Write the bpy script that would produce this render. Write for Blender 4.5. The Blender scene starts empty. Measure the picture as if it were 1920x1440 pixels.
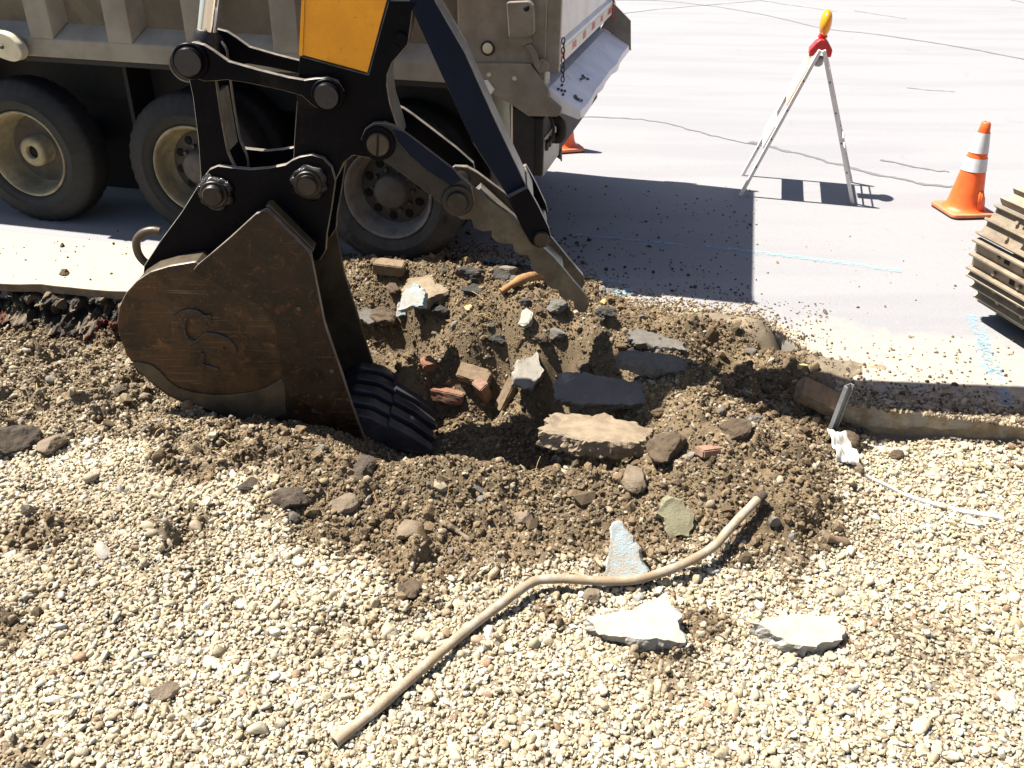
import bpy, bmesh, math, random
import numpy as np
from mathutils import Vector, Matrix

# ------------------------------------------------------------------ camera, sky, sun, exposure
S = bpy.context.scene
COL = S.collection
FPX, PITCH, ROLL, CAMH = 1694.0, 0.52, 0.0161, 2.35
FW = np.array([0, math.cos(PITCH), -math.sin(PITCH)])
_r = np.array([1.0, 0, 0]); _u = np.cross(_r, FW)
RT = math.cos(ROLL) * _r + math.sin(ROLL) * _u
UP = -math.sin(ROLL) * _r + math.cos(ROLL) * _u
EYE = np.array([0, 0, CAMH])
cd = bpy.data.cameras.new('camera'); cam = bpy.data.objects.new('camera', cd); COL.objects.link(cam)
cd.sensor_width = 36.0; cd.lens = FPX / 1920 * 36.0; cd.clip_end = 2000; cd.clip_start = 0.05
cam.matrix_world = Matrix(((RT[0], UP[0], -FW[0], 0), (RT[1], UP[1], -FW[1], 0), (RT[2], UP[2], -FW[2], CAMH), (0, 0, 0, 1)))
S.camera = cam

SUN_EL, SUN_AZ = 62.0, -17.0        # elevation; direction the light travels, degrees from +X
w = bpy.data.worlds.new('World'); S.world = w; w.use_nodes = True
nt = w.node_tree; bg = nt.nodes['Background']
sky = nt.nodes.new('ShaderNodeTexSky'); sky.sky_type = 'NISHITA'; sky.sun_disc = False
sky.sun_elevation = math.radians(SUN_EL)
sky.sun_rotation = math.radians(90 - (SUN_AZ + 180))
nt.links.new(sky.outputs[0], bg.inputs[0]); bg.inputs[1].default_value = 0.05
ld = bpy.data.lights.new('sun', 'SUN'); ld.energy = 5.0; ld.angle = math.radians(0.5); ld.color = (1.0, 0.95, 0.87)
sun = bpy.data.objects.new('sun', ld); COL.objects.link(sun)
ce, ca = math.radians(SUN_EL), math.radians(SUN_AZ)
LD = Vector((math.cos(ca) * math.cos(ce), math.sin(ca) * math.cos(ce), -math.sin(ce)))
sun.rotation_euler = LD.to_track_quat('-Z', 'Y').to_euler(); sun.location = (-6, 3, 12)
S.view_settings.view_transform = 'Standard'; S.view_settings.look = 'None'
S.view_settings.exposure = 1.55; S.view_settings.gamma = 1.0
S.cycles.max_bounces = 4; S.cycles.diffuse_bounces = 1; S.cycles.glossy_bounces = 2
rng = np.random.default_rng(7); random.seed(7)

# ------------------------------------------------------------------ pixel rays -> places in the world
def ray(px, py):
    d = FW * FPX + RT * (px - 960) + UP * (720 - py)
    return d / np.linalg.norm(d)
def gz(px, py, z=0.0):                       # on a level plane
    d = ray(px, py); return EYE + d * (z - CAMH) / d[2]
def onplane(px, py, p0, n):
    d = ray(px, py); return EYE + d * (np.dot(p0 - EYE, n) / np.dot(d, n))

# ------------------------------------------------------------------ noise
_tab = np.random.default_rng(3).random(4096)
def _h(i, j, k=0): return _tab[(i * 157 + j * 311 + k * 769) & 4095]
def vnoise(x, y):
    i = np.floor(x).astype(np.int64); j = np.floor(y).astype(np.int64)
    fx = x - i; fy = y - j; fx = fx * fx * (3 - 2 * fx); fy = fy * fy * (3 - 2 * fy)
    return (_h(i, j) * (1 - fx) + _h(i + 1, j) * fx) * (1 - fy) + (_h(i, j + 1) * (1 - fx) + _h(i + 1, j + 1) * fx) * fy - 0.5
def fbm(x, y, f, n=4, g=0.5):
    s = 0; a = 1.0
    for k in range(n):
        c, q = math.cos(k * 1.1), math.sin(k * 1.1)
        s = s + a * vnoise((x * c - y * q) * f + 17.3 * k, (x * q + y * c) * f - 9.1 * k); a *= g; f *= 2.03
    return s
def sstep(a, b, x):
    t = np.clip((x - a) / (b - a), 0, 1); return t * t * (3 - 2 * t)

# ------------------------------------------------------------------ object helpers
def tag(o, label=None, cat=None, group=None, kind=None):
    if label: o['label'] = label
    if cat: o['category'] = cat
    if group: o['group'] = group
    if kind: o['kind'] = kind
    return o
def empty(name, loc=(0, 0, 0), rz=0.0):
    o = bpy.data.objects.new(name, None); COL.objects.link(o); o.location = loc; o.rotation_euler = (0, 0, rz)
    o.empty_display_size = 0.1
    return o
class MB:
    def __init__(s): s.v = []; s.f = []; s.sm = []; s.mi = []
    def add(s, V, F, smooth=False, mi=0):
        b = len(s.v); s.v.extend([tuple(map(float, p)) for p in V])
        for f in F: s.f.append(tuple(i + b for i in f)); s.sm.append(smooth); s.mi.append(mi)
        return s
    def prism(s, pts, vec, mi=0, side=None):
        n = len(pts); pts = [np.asarray(p, float) for p in pts]; vec = np.asarray(vec, float)
        nn = sum((np.cross(pts[i], pts[(i + 1) % n]) for i in range(n)), np.zeros(3))
        if np.dot(nn, vec) > 0: pts = pts[::-1]
        V = pts + [p + vec for p in pts]
        F = [tuple(range(n)), tuple(range(2 * n - 1, n - 1, -1))]
        for i in range(n):
            j = (i + 1) % n; F.append((i, i + n, j + n, j))
        b0 = len(s.f); s.add(V, F, False, mi)
        if side is not None:
            for q in range(b0 + 2, len(s.f)): s.mi[q] = side
        return s
    def box(s, a, b, mi=0):
        x0, y0, z0 = a; x1, y1, z1 = b
        V = [(x0, y0, z0), (x1, y0, z0), (x1, y1, z0), (x0, y1, z0), (x0, y0, z1), (x1, y0, z1), (x1, y1, z1), (x0, y1, z1)]
        return s.add(V, [(0, 3, 2, 1), (4, 5, 6, 7), (0, 1, 5, 4), (1, 2, 6, 5), (2, 3, 7, 6), (3, 0, 4, 7)], False, mi)
    def lathe(s, prof, o, axis, n=48, smooth=True, mi=0, closed=False, mod=None, caps=True):
        o = np.asarray(o, float); a = np.asarray(axis, float); a /= np.linalg.norm(a)
        t = np.array([0, 0, 1.0]) if abs(a[2]) < .9 else np.array([1.0, 0, 0])
        u = np.cross(t, a); u /= np.linalg.norm(u); q = np.cross(a, u)
        V = []
        for k in range(n):
            th = 2 * math.pi * k / n; e = u * math.cos(th) + q * math.sin(th)
            for i, (r, h) in enumerate(prof):
                rr = r + (mod(i, k) if mod else 0); V.append(o + e * rr + a * h)
        m = len(prof); F = []
        for k in range(n):
            k2 = (k + 1) % n
            for i in range(m if closed else m - 1):
                j = (i + 1) % m
                F.append((k * m + i, k * m + j, k2 * m + j, k2 * m + i))
        s.add(V, F, smooth, mi)
        if not closed and caps:
            if prof[0][0] > 1e-6: s.add([V[k * m] for k in range(n)], [tuple(range(n))], False, mi)
            if prof[-1][0] > 1e-6: s.add([V[k * m + m - 1] for k in range(n)], [tuple(range(n - 1, -1, -1))], False, mi)
        return s
    def cyl(s, a, b, r, n=24, r2=None, mi=0, bev=0.0):
        a = np.asarray(a, float); b = np.asarray(b, float); L = np.linalg.norm(b - a); r2 = r if r2 is None else r2
        pr = [(r, 0), (r2, L)] if not bev else [(r - bev, 0), (r, bev), (r2, L - bev), (r2 - bev, L)]
        return s.lathe(pr, a, b - a, n, True, mi)
    def tube(s, pts, r, n=10, mi=0, cap=True):
        pts = [np.asarray(p, float) for p in pts]; m = len(pts); V = []; rr = r if hasattr(r, '__len__') else [r] * m
        t0 = pts[1] - pts[0]; ref = np.array([0, 0, 1.0]) if abs(t0[2]) < .8 * np.linalg.norm(t0) else np.array([1.0, 0, 0])
        for i in range(m):
            t = pts[min(i + 1, m - 1)] - pts[max(i - 1, 0)]; t /= np.linalg.norm(t)
            u = np.cross(ref, t); u /= np.linalg.norm(u); q = np.cross(t, u); ref = q
            for k in range(n):
                th = 2 * math.pi * k / n; V.append(pts[i] + rr[i] * (u * math.cos(th) + q * math.sin(th)))
        F = [(i * n + k, i * n + (k + 1) % n, (i + 1) * n + (k + 1) % n, (i + 1) * n + k) for i in range(m - 1) for k in range(n)]
        s.add(V, F, True, mi)
        if cap: s.add(V[:n], [tuple(range(n - 1, -1, -1))], False, mi); s.add(V[-n:], [tuple(range(n))], False, mi)
        return s
    def build(s, name, mat, parent=None, off=None, bevel=0.0, seg=2, fix=False):
        me = bpy.data.meshes.new(name)
        V = np.array(s.v, dtype=float)
        if off is not None: V = V - np.asarray(off, float)
        me.from_pydata(V.tolist(), [], s.f)
        me.polygons.foreach_set('use_smooth', s.sm)
        mats = mat if isinstance(mat, (list, tuple)) else [mat]
        for m in mats: me.materials.append(m)
        me.polygons.foreach_set('material_index', s.mi)
        if fix:
            bm = bmesh.new(); bm.from_mesh(me); bmesh.ops.recalc_face_normals(bm, faces=bm.faces); bm.to_mesh(me); bm.free()
        me.update()
        o = bpy.data.objects.new(name, me); COL.objects.link(o)
        if parent: o.parent = parent
        if bevel:
            b = o.modifiers.new('bevel', 'BEVEL'); b.width = bevel; b.segments = seg; b.limit_method = 'ANGLE'; b.angle_limit = math.radians(40)
            b.harden_normals = False
        return o
def fillet(pts, r, n=4):                      # round the corners of a closed outline (any dimension)
    pts = [np.asarray(p, float) for p in pts]; out = []; m = len(pts)
    for i in range(m):
        a, b, c = pts[i - 1], pts[i], pts[(i + 1) % m]
        rr = r[i] if hasattr(r, '__len__') else r
        la, lc = np.linalg.norm(a - b), np.linalg.norm(c - b); d = min(rr, .45 * la, .45 * lc)
        if d < 1e-6: out.append(b); continue
        p, q = b + (a - b) / la * d, b + (c - b) / lc * d
        for k in range(n + 1):
            t = k / n; out.append((1 - t) ** 2 * p + 2 * t * (1 - t) * b + t * t * q)
    return out
def spline(pts, n=8):
    pts = [np.asarray(p, float) for p in pts]; out = []
    for i in range(len(pts) - 1):
        p0, p1, p2, p3 = pts[max(i - 1, 0)], pts[i], pts[i + 1], pts[min(i + 2, len(pts) - 1)]
        for k in range(n):
            t = k / n
            out.append(.5 * ((2 * p1) + (p2 - p0) * t + (2 * p0 - 5 * p1 + 4 * p2 - p3) * t * t + (3 * p1 - p0 - 3 * p2 + p3) * t ** 3))
    out.append(pts[-1]); return out
def np_mesh(name, V, F, mat, smooth=True, col=None, parent=None):     # fast: F is an (n, k) array
    me = bpy.data.meshes.new(name); V = np.ascontiguousarray(V, np.float32); F = np.ascontiguousarray(F, np.int32)
    k = F.shape[1]
    me.vertices.add(len(V)); me.vertices.foreach_set('co', V.ravel())
    me.loops.add(F.size); me.loops.foreach_set('vertex_index', F.ravel())
    me.polygons.add(len(F)); me.polygons.foreach_set('loop_start', np.arange(0, F.size, k, dtype=np.int32))
    me.polygons.foreach_set('use_smooth', np.full(len(F), smooth))
    me.update(calc_edges=True)
    if col is not None:
        at = me.color_attributes.new('tint', 'FLOAT_COLOR', 'POINT')
        c = np.ones((len(V), 4), np.float32); c[:, :3] = col; at.data.foreach_set('color', c.ravel())
    me.materials.append(mat)
    o = bpy.data.objects.new(name, me); COL.objects.link(o)
    if parent: o.parent = parent
    return o

# ------------------------------------------------------------------ materials
class NM:
    def __init__(s, name):
        s.m = bpy.data.materials.new(name); s.m.use_nodes = True; s.t = s.m.node_tree; s.b = s.t.nodes['Principled BSDF']
        s.tc = s.t.nodes.new('ShaderNodeTexCoord').outputs['Object']
    def n(s, k, **kw):
        x = s.t.nodes.new(k)
        for a, v in kw.items(): setattr(x, a, v)
        return x
    def put(s, sock, v):
        if isinstance(v, bpy.types.NodeSocket): s.t.links.new(v, sock)
        else: sock.default_value = v if not (isinstance(v, tuple) and len(v) == 3 and len(sock.default_value) == 4) else v + (1.0,)
    def noise(s, scale, detail=5, rough=.6, vec=None, dist=0.0):
        x = s.n('ShaderNodeTexNoise'); x.inputs['Scale'].default_value = scale; x.inputs['Detail'].default_value = detail
        x.inputs['Roughness'].default_value = rough; x.inputs['Distortion'].default_value = dist
        s.put(x.inputs['Vector'], vec if vec is not None else s.tc); return x.outputs[0]
    def ramp(s, v, a, b):            # smooth 0..1 between a and b
        x = s.n('ShaderNodeMapRange', interpolation_type='SMOOTHSTEP'); s.put(x.inputs[0], v)
        x.inputs[1].default_value = a; x.inputs[2].default_value = b; return x.outputs[0]
    def mix(s, f, a, b, mode='MIX'):
        x = s.n('ShaderNodeMix', data_type='RGBA', blend_type=mode); s.put(x.inputs[0], f); s.put(x.inputs[6], a); s.put(x.inputs[7], b); return x.outputs[2]
    def math(s, op, a, b=0.0):
        x = s.n('ShaderNodeMath', operation=op); s.put(x.inputs[0], a); s.put(x.inputs[1], b); return x.outputs[0]
    def scaled(s, v3):
        x = s.n('ShaderNodeMapping'); s.put(x.inputs[0], s.tc); x.inputs['Scale'].default_value = v3; return x.outputs[0]
    def bump(s, h, strength, dist):
        x = s.n('ShaderNodeBump'); x.inputs['Strength'].default_value = strength; x.inputs['Distance'].default_value = dist
        s.put(x.inputs['Height'], h); s.put(s.b.inputs['Normal'], x.outputs[0])
    def done(s, col, rough=.7, metal=0.0, spec=.5):
        s.put(s.b.inputs['Base Color'], col); s.put(s.b.inputs['Roughness'], rough); s.put(s.b.inputs['Metallic'], metal)
        s.b.inputs['Specular IOR Level'].default_value = spec; return s.m
def worn(name, base, second, scale=4, rough=.6, metal=0.0, dirt=None, dirt_amt=.45, speck=None, bump=.15, spec=.5, streak=None, scratch=None):
    k = NM(name); a = k.noise(scale, 7, .65)
    c = k.mix(k.ramp(a, .38, .64), base, second)
    if streak:                         # scratches and runs, stretched along Z
        st = k.noise(1.0, 6, .7, k.scaled(streak)); c = k.mix(k.math('MULTIPLY', k.ramp(st, .55, .75), .6), c, second)
    if dirt:
        d = k.noise(scale * .6, 8, .7, dist=.6); c = k.mix(k.math('MULTIPLY', k.ramp(d, 1 - dirt_amt - .12, 1 - dirt_amt + .18), .85), c, dirt)
    if scratch:                        # bright scraped lines at a slant, broken up by a coarse mask
        for rot, sc in ((.5, (3, 40, 90)), (-.9, (2.2, 40, 70))):
            mp = k.n('ShaderNodeMapping'); k.put(mp.inputs[0], k.tc); mp.inputs['Rotation'].default_value = (0, rot, 0); mp.inputs['Scale'].default_value = sc
            ln = k.ramp(k.noise(1.0, 2, .5, mp.outputs[0]), .66, .70); c = k.mix(k.math('MULTIPLY', ln, k.math('MULTIPLY', k.ramp(k.noise(3.1, 3), .45, .62), .8)), c, scratch)
    if speck:
        q = k.noise(scale * 18, 3, .6); c = k.mix(k.ramp(q, .66, .72), c, speck)
    f = k.noise(scale * 9, 6, .7)
    if bump: k.bump(f, bump, .01)
    rr = k.math('ADD', k.math('MULTIPLY', k.math('SUBTRACT', f, .5), .35), rough)
    return k.done(c, rr, metal, spec)
M = {}
M['navy'] = worn('black_paint', (.0022, .0024, .0045), (.0036, .0034, .0052), 5, .40, dirt=(.030, .023, .016), dirt_amt=.33, speck=(.02, .017, .015), bump=.10, spec=.07)
M['blue_navy'] = worn('blue_black_paint', (.004, .008, .022), (.006, .011, .027), 4, .36, dirt=(.010, .009, .010), dirt_amt=.22, bump=.06, spec=.10)
def rusty(name, dark, mid, rust, dusty, sc):
    k = NM(name); a = k.noise(sc, 8, .68, dist=.4); b = k.noise(sc * 2.7, 7, .72, dist=.8); e = k.noise(sc * .55, 5, .6)
    c = k.mix(k.ramp(a, .40, .60), dark, mid)
    c = k.mix(k.math('MULTIPLY', k.ramp(b, .54, .68), k.ramp(e, .36, .60)), c, rust)
    st = k.noise(1.0, 6, .7, k.scaled((12, 12, 1.6))); c = k.mix(k.math('MULTIPLY', k.ramp(st, .54, .70), .55), c, dark)
    c = k.mix(k.math('MULTIPLY', k.ramp(k.noise(sc * 1.3, 9, .75, dist=1.2), .56, .72), .7), c, dusty)
    for rot, scl in ((.5, (3, 40, 90)), (-.9, (2.2, 40, 70)), (1.2, (4, 40, 110))):
        mp = k.n('ShaderNodeMapping'); k.put(mp.inputs[0], k.tc); mp.inputs['Rotation'].default_value = (0, rot, 0); mp.inputs['Scale'].default_value = scl
        c = k.mix(k.math('MULTIPLY', k.ramp(k.noise(1.0, 2, .5, mp.outputs[0]), .65, .70), k.math('MULTIPLY', k.ramp(k.noise(3.1, 3), .42, .60), .7)), c, dusty)
    c = k.mix(k.ramp(k.noise(sc * 16, 3, .6), .68, .73), c, (.20, .16, .11))
    f = k.noise(sc * 8, 7, .72); k.bump(f, .35, .008)
    return k.done(c, k.math('ADD', .26, k.math('MULTIPLY', k.ramp(a, .3, .7), .30)), 0, .28)
M['rust'] = rusty('bucket_plate', (.022, .012, .007), (.070, .034, .013), (.155, .062, .016), (.15, .105, .06), 5.5)
M['rust_dark'] = rusty('bucket_overlay_plate', (.010, .006, .004), (.034, .017, .008), (.125, .046, .011), (.12, .08, .042), 5.0)
M['wear'] = worn('worn_steel', (.085, .063, .038), (.048, .036, .023), 7, .42, .2, dirt=(.13, .098, .058), dirt_amt=.42, bump=.2, streak=(3, 3, 22))
M['edge'] = worn('worn_glint_edge', (.24, .215, .18), (.15, .125, .10), 16, .38, .2, dirt=(.06, .045, .03), dirt_amt=.36, bump=.15)  # worn steel edges, pale enough to paint in the sun glint on black plates
M['thumb'] = worn('muddy_steel', (.022, .017, .012), (.010, .009, .008), 9, .55, .1, dirt=(.060, .045, .028), dirt_amt=.40, speck=(.05, .02, .01), bump=.3)
M['jaw'] = worn('dusty_jaw_steel', (.105, .084, .052), (.065, .052, .034), 9, .6, .05, dirt=(.21, .165, .10), dirt_amt=.42, speck=(.04, .02, .012), bump=.3)
M['teeth'] = worn('dark_worked_steel', (.036, .038, .046), (.07, .069, .075), 8, .36, .3, dirt=(.15, .13, .105), dirt_amt=.36, bump=.2, streak=(3, 24, 24))
M['pin'] = worn('greasy_steel', (.034, .024, .017), (.010, .008, .008), 14, .36, .3, dirt=(.008, .007, .006), dirt_amt=.45, bump=.2)
M['grease'] = worn('black_grease', (.006, .005, .005), (.012, .010, .010), 30, .16, bump=.6, spec=.6)
M['yellow'] = worn('yellow_paint', (.90, .37, .003), (.80, .31, .002), 5, .38, dirt=(.45, .17, .004), dirt_amt=.28, speck=(.25, .12, .02), bump=.05)
M['chrome'] = NM('chrome_rod').done((.75, .76, .80), .10, 1.0)
M['truck'] = worn('dusty_truck_body', (.265, .240, .192), (.185, .165, .130), 2.5, .55, dirt=(.33, .285, .205), dirt_amt=.36, speck=(.20, .16, .11), bump=.06, streak=(6, 6, .8))
M['truck_panel'] = worn('dirty_body_panel', (.135, .105, .065), (.09, .07, .045), 3.0, .6, dirt=(.21, .165, .10), dirt_amt=.4, bump=.06, streak=(8, 8, .8))
M['truck_metal'] = worn('aluminium_plate', (.30, .275, .235), (.22, .20, .165), 5, .42, .45, dirt=(.17, .14, .10), dirt_amt=.42, speck=(.10, .08, .06), bump=.08, streak=(9, 9, 1))
M['truck_pale'] = worn('pale_tailgate', (.80, .775, .74), (.70, .67, .63), 3, .5, dirt=(.36, .31, .26), dirt_amt=.34, speck=(.25, .2, .16), bump=.05, streak=(7, 7, .7))
M['apron'] = worn('spill_tray_metal', (.86, .84, .85), (.76, .74, .76), 6, .5, .0, dirt=(.30, .25, .2), dirt_amt=.33, speck=(.02, .02, .02), bump=.08)
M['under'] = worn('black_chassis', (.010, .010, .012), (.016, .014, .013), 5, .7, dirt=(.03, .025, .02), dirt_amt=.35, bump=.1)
M['rubber'] = worn('tyre_rubber', (.006, .006, .0065), (.009, .009, .009), 6, .75, dirt=(.026, .023, .019), dirt_amt=.38, bump=.15)
M['rubber_dusty'] = worn('dusty_tyre_rubber', (.040, .038, .036), (.022, .021, .020), 6, .8, dirt=(.085, .078, .066), dirt_amt=.45, bump=.15)
M['rim'] = worn('dusty_rim', (.36, .30, .175), (.20, .165, .10), 5, .6, .1, dirt=(.10, .085, .06), dirt_amt=.42, speck=(.06, .05, .04), bump=.12)
M['rim_grey'] = worn('grey_rim', (.20, .19, .175), (.11, .10, .09), 6, .6, .1, dirt=(.36, .35, .33), dirt_amt=.34, bump=.12)
M['rim_disc'] = worn('dark_wheel_disc', (.075, .065, .052), (.045, .038, .03), 6, .65, dirt=(.12, .10, .075), dirt_amt=.4, bump=.12)
M['flap'] = worn('pale_mudflap', (.72, .66, .52), (.62, .56, .43), 4, .7, dirt=(.25, .2, .14), dirt_amt=.35, bump=.1)
M['lens'] = worn('marker_lens', (.62, .57, .42), (.52, .47, .33), 10, .35, bump=.02)
M['white'] = worn('white_paint', (.74, .73, .70), (.64, .63, .60), 6, .45, dirt=(.42, .38, .32), dirt_amt=.26, bump=.04)
M['cone'] = worn('orange_cone_plastic', (.86, .13, .022), (.72, .095, .018), 6, .5, dirt=(.50, .13, .05), dirt_amt=.3, bump=.06)
M['cone_old'] = worn('faded_cone_base', (.72, .19, .085), (.60, .14, .06), 6, .6, dirt=(.42, .2, .12), dirt_amt=.36, bump=.08)
M['collar'] = worn('white_collar', (.62, .64, .65), (.52, .54, .55), 9, .4, dirt=(.40, .39, .37), dirt_amt=.28, bump=.03)
M['black'] = worn('black_rubber', (.012, .011, .011), (.02, .018, .017), 8, .7, bump=.08)
M['red'] = worn('red_plastic', (.62, .028, .03), (.50, .02, .022), 6, .4, bump=.03)
M['tape_red'] = worn('red_reflective_tape', (.60, .10, .06), (.50, .08, .05), 9, .4, bump=.02)
M['tape_pale'] = worn('pale_reflective_tape', (.62, .60, .50), (.55, .54, .45), 9, .4, bump=.02)
M['orange_panel'] = worn('faded_orange_sheeting', (.80, .42, .24), (.74, .35, .18), 4, .4, bump=.02)
k = NM('amber_lens'); k.b.inputs['Transmission Weight'].default_value = .25
M['amber'] = k.done((.95, .36, .012), .18)
M['track'] = worn('dusty_track_steel', (.255, .205, .145), (.165, .13, .092), 6, .55, .15, dirt=(.40, .30, .19), dirt_amt=.42, speck=(.09, .06, .04), bump=.2)
M['track_dark'] = worn('brown_track_steel', (.10, .075, .045), (.06, .045, .03), 6, .5, .2, dirt=(.18, .135, .085), dirt_amt=.4, bump=.2)
M['glass'] = NM('cab_glass').done((.02, .025, .03), .08)
M['hole'] = NM('dark_opening').done((.004, .004, .004), .9)
M['steel'] = worn('galvanised_steel', (.33, .34, .34), (.24, .25, .25), 10, .42, .5, dirt=(.2, .17, .12), dirt_amt=.3, bump=.06)
M['brick'] = worn('red_brick', (.235, .088, .048), (.17, .066, .038), 22, .85, dirt=(.17, .118, .072), dirt_amt=.54, bump=.5)
M['brick_tan'] = worn('soil_coated_brick', (.185, .13, .078), (.13, .09, .052), 20, .9, dirt=(.24, .17, .10), dirt_amt=.45, bump=.5)
M['brick_pink'] = worn('pink_brick', (.27, .15, .105), (.20, .10, .068), 22, .85, dirt=(.20, .14, .085), dirt_amt=.5, bump=.5)
M['asphalt_chunk'] = worn('broken_asphalt', (.032, .029, .026), (.055, .048, .040), 30, .8, dirt=(.10, .075, .05), dirt_amt=.32, speck=(.16, .14, .12), bump=.9)
M['asphalt_top'] = worn('grey_asphalt_surface', (.135, .122, .102), (.10, .09, .075), 30, .8, dirt=(.15, .12, .085), dirt_amt=.3, speck=(.03, .03, .03), bump=.7)
M['slate'] = worn('smooth_dark_slab', (.085, .075, .066), (.11, .098, .086), 8, .42, dirt=(.36, .34, .32), dirt_amt=.36, bump=.15)
M['concrete'] = worn('dusty_concrete', (.245, .19, .125), (.17, .13, .085), 14, .9, speck=(.14, .11, .085), dirt=(.17, .12, .075), dirt_amt=.42, bump=.6)
M['concrete_white'] = worn('white_concrete', (.33, .31, .27), (.27, .248, .21), 12, .9, speck=(.14, .11, .085), dirt=(.42, .34, .24), dirt_amt=.28, bump=.6)
M['concrete_grey'] = worn('grey_concrete', (.29, .262, .218), (.215, .192, .158), 14, .9, speck=(.14, .11, .085), dirt=(.17, .13, .085), dirt_amt=.34, bump=.5)
M['concrete_blue'] = worn('blue_painted_concrete', (.34, .31, .255), (.31, .385, .41), 13, .85, dirt=(.30, .225, .14), dirt_amt=.45, bump=.6)
M['moss'] = worn('greenish_slate', (.22, .20, .12), (.16, .145, .085), 12, .8, dirt=(.11, .08, .05), dirt_amt=.34, bump=.5)
M['stone'] = worn('brown_field_stone', (.135, .10, .065), (.19, .145, .095), 14, .85, dirt=(.085, .06, .04), dirt_amt=.36, bump=.6)
M['stone_dark'] = worn('dark_clod', (.05, .038, .027), (.085, .063, .042), 18, .95, dirt=(.14, .105, .07), dirt_amt=.36, bump=.9)
M['soil_lump'] = worn('brown_soil_lump', (.105, .072, .042), (.065, .044, .027), 22, .95, dirt=(.17, .12, .072), dirt_amt=.42, bump=1.0)
M['pipe'] = worn('weathered_pipe', (.225, .165, .10), (.32, .275, .215), 8, .65, dirt=(.17, .12, .072), dirt_amt=.40, speck=(.14, .10, .07), bump=.2)
M['root'] = worn('orange_root', (.31, .165, .06), (.20, .105, .042), 16, .85, dirt=(.14, .09, .05), dirt_amt=.36, bump=.6)
M['straw'] = worn('dry_straw', (.46, .33, .14), (.34, .23, .10), 20, .8, bump=.2)
M['paper'] = worn('white_cloth', (.52, .50, .46), (.44, .41, .36), 10, .8, dirt=(.45, .36, .26), dirt_amt=.25, bump=.2)
M['chip'] = worn('yellow_wood_chip', (.52, .40, .16), (.42, .31, .12), 16, .8, bump=.4)

def tint_mat(name, rough, bs, bscale, mul=(1, 1, 1)):
    k = NM(name); a = k.n('ShaderNodeVertexColor'); a.layer_name = 'tint'
    f = k.noise(bscale, 5, .7); g = k.noise(bscale * .22, 4, .6)
    c = k.mix(k.math('MULTIPLY', k.ramp(f, .40, .62), .45), a.outputs[0], (.5, .45, .38), 'MULTIPLY')
    c = k.mix(k.math('MULTIPLY', k.ramp(g, .45, .65), .25), c, (1.15, 1.1, 1.0), 'MULTIPLY')
    k.bump(f, bs, .006); return k.done(c, rough, 0, .3)
M['gravel'] = tint_mat('pebble_stone', .75, .35, 90)
M['soil'] = tint_mat('damp_soil', .95, .9, 130)
M['crumb'] = tint_mat('soil_crumb', .95, .6, 160)

# road: old sun bleached asphalt, sandy dust towards the broken edge
k = NM('old_asphalt')
sep = k.n('ShaderNodeSeparateXYZ'); k.t.links.new(k.tc, sep.inputs[0]); X, Y = sep.outputs[0], sep.outputs[1]
fine = k.noise(260, 3, .7); mid = k.noise(14, 6, .65); big = k.noise(.7, 5, .6)
lane = k.noise(1.0, 4, .55, k.scaled((.25, 1.6, 1)))
c = k.mix(k.ramp(fine, .35, .65), (.172, .170, .173), (.250, .247, .251))
c = k.mix(k.math('MULTIPLY', k.ramp(mid, .35, .7), .35), c, (.185, .182, .188))
c = k.mix(k.math('MULTIPLY', k.ramp(lane, .45, .62), .5), c, (.168, .164, .176))
c = k.mix(k.math('MULTIPLY', k.ramp(k.noise(75, 4, .75), .35, .68), .35), c, (.30, .295, .30))
c = k.mix(k.math('MULTIPLY', k.ramp(k.noise(1.9, 7, .7, dist=.8), .60, .74), .35), c, (.13, .127, .13))
c = k.mix(k.math('MULTIPLY', k.ramp(k.noise(42, 3, .8), .70, .74), .5), c, (.09, .085, .085))
d = k.math('ADD', k.math('SUBTRACT', Y, 3.97), k.math('MULTIPLY', k.math('SUBTRACT', X, 1.69), .27))
dn = k.math('ADD', d, k.math('MULTIPLY', k.math('SUBTRACT', k.noise(5, 7, .7), .5), 1.1))
side = k.ramp(X, -.6, .7)
dust = k.math('MULTIPLY', k.ramp(dn, 1.12, .70), side)
rut = k.n('ShaderNodeTexWave', wave_type='BANDS', bands_direction='DIAGONAL'); rut.inputs['Scale'].default_value = 2.1; rut.inputs['Distortion'].default_value = 3.0; rut.inputs['Detail'].default_value = 4
k.t.links.new(k.scaled((1.6, .55, 1)), rut.inputs[0])
dust = k.math('MULTIPLY', dust, k.math('ADD', .45, k.math('MULTIPLY', k.ramp(rut.outputs[0], .2, .8), .5)))
c = k.mix(dust, c, k.mix(k.ramp(k.noise(22, 6, .7), .35, .65), (.40, .345, .265), (.30, .25, .175)))
spill = k.math('MULTIPLY', k.ramp(dn, .42, .05), k.math('MULTIPLY', side, k.ramp(k.noise(9, 8, .75), .42, .6)))
c = k.mix(spill, c, (.20, .145, .09))
k.bump(k.math('ADD', fine, k.math('MULTIPLY', mid, .6)), .35, .004)
M['road'] = k.done(c, .85, 0, .3)
k = NM('sidewalk_concrete'); f = k.noise(180, 3, .7); g = k.noise(6, 7, .7)
c = k.mix(k.ramp(f, .35, .65), (.31, .27, .195), (.38, .335, .245)); c = k.mix(k.math('MULTIPLY', k.ramp(g, .5, .7), .5), c, (.40, .33, .23))
k.bump(f, .25, .003); M['slab'] = k.done(c, .9, 0, .3)
k = NM('crack_filler'); M['crack'] = k.done(k.mix(k.noise(30, 5, .7), (.085, .085, .092), (.15, .148, .155)), .85)
k = NM('blue_marking_paint'); a = k.ramp(k.noise(38, 7, .75), .44, .60)
k.put(k.b.inputs['Alpha'], k.math('MULTIPLY', a, .42)); M['bluepaint'] = k.done((.18, .50, .72), .7)
exec_after = []

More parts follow.
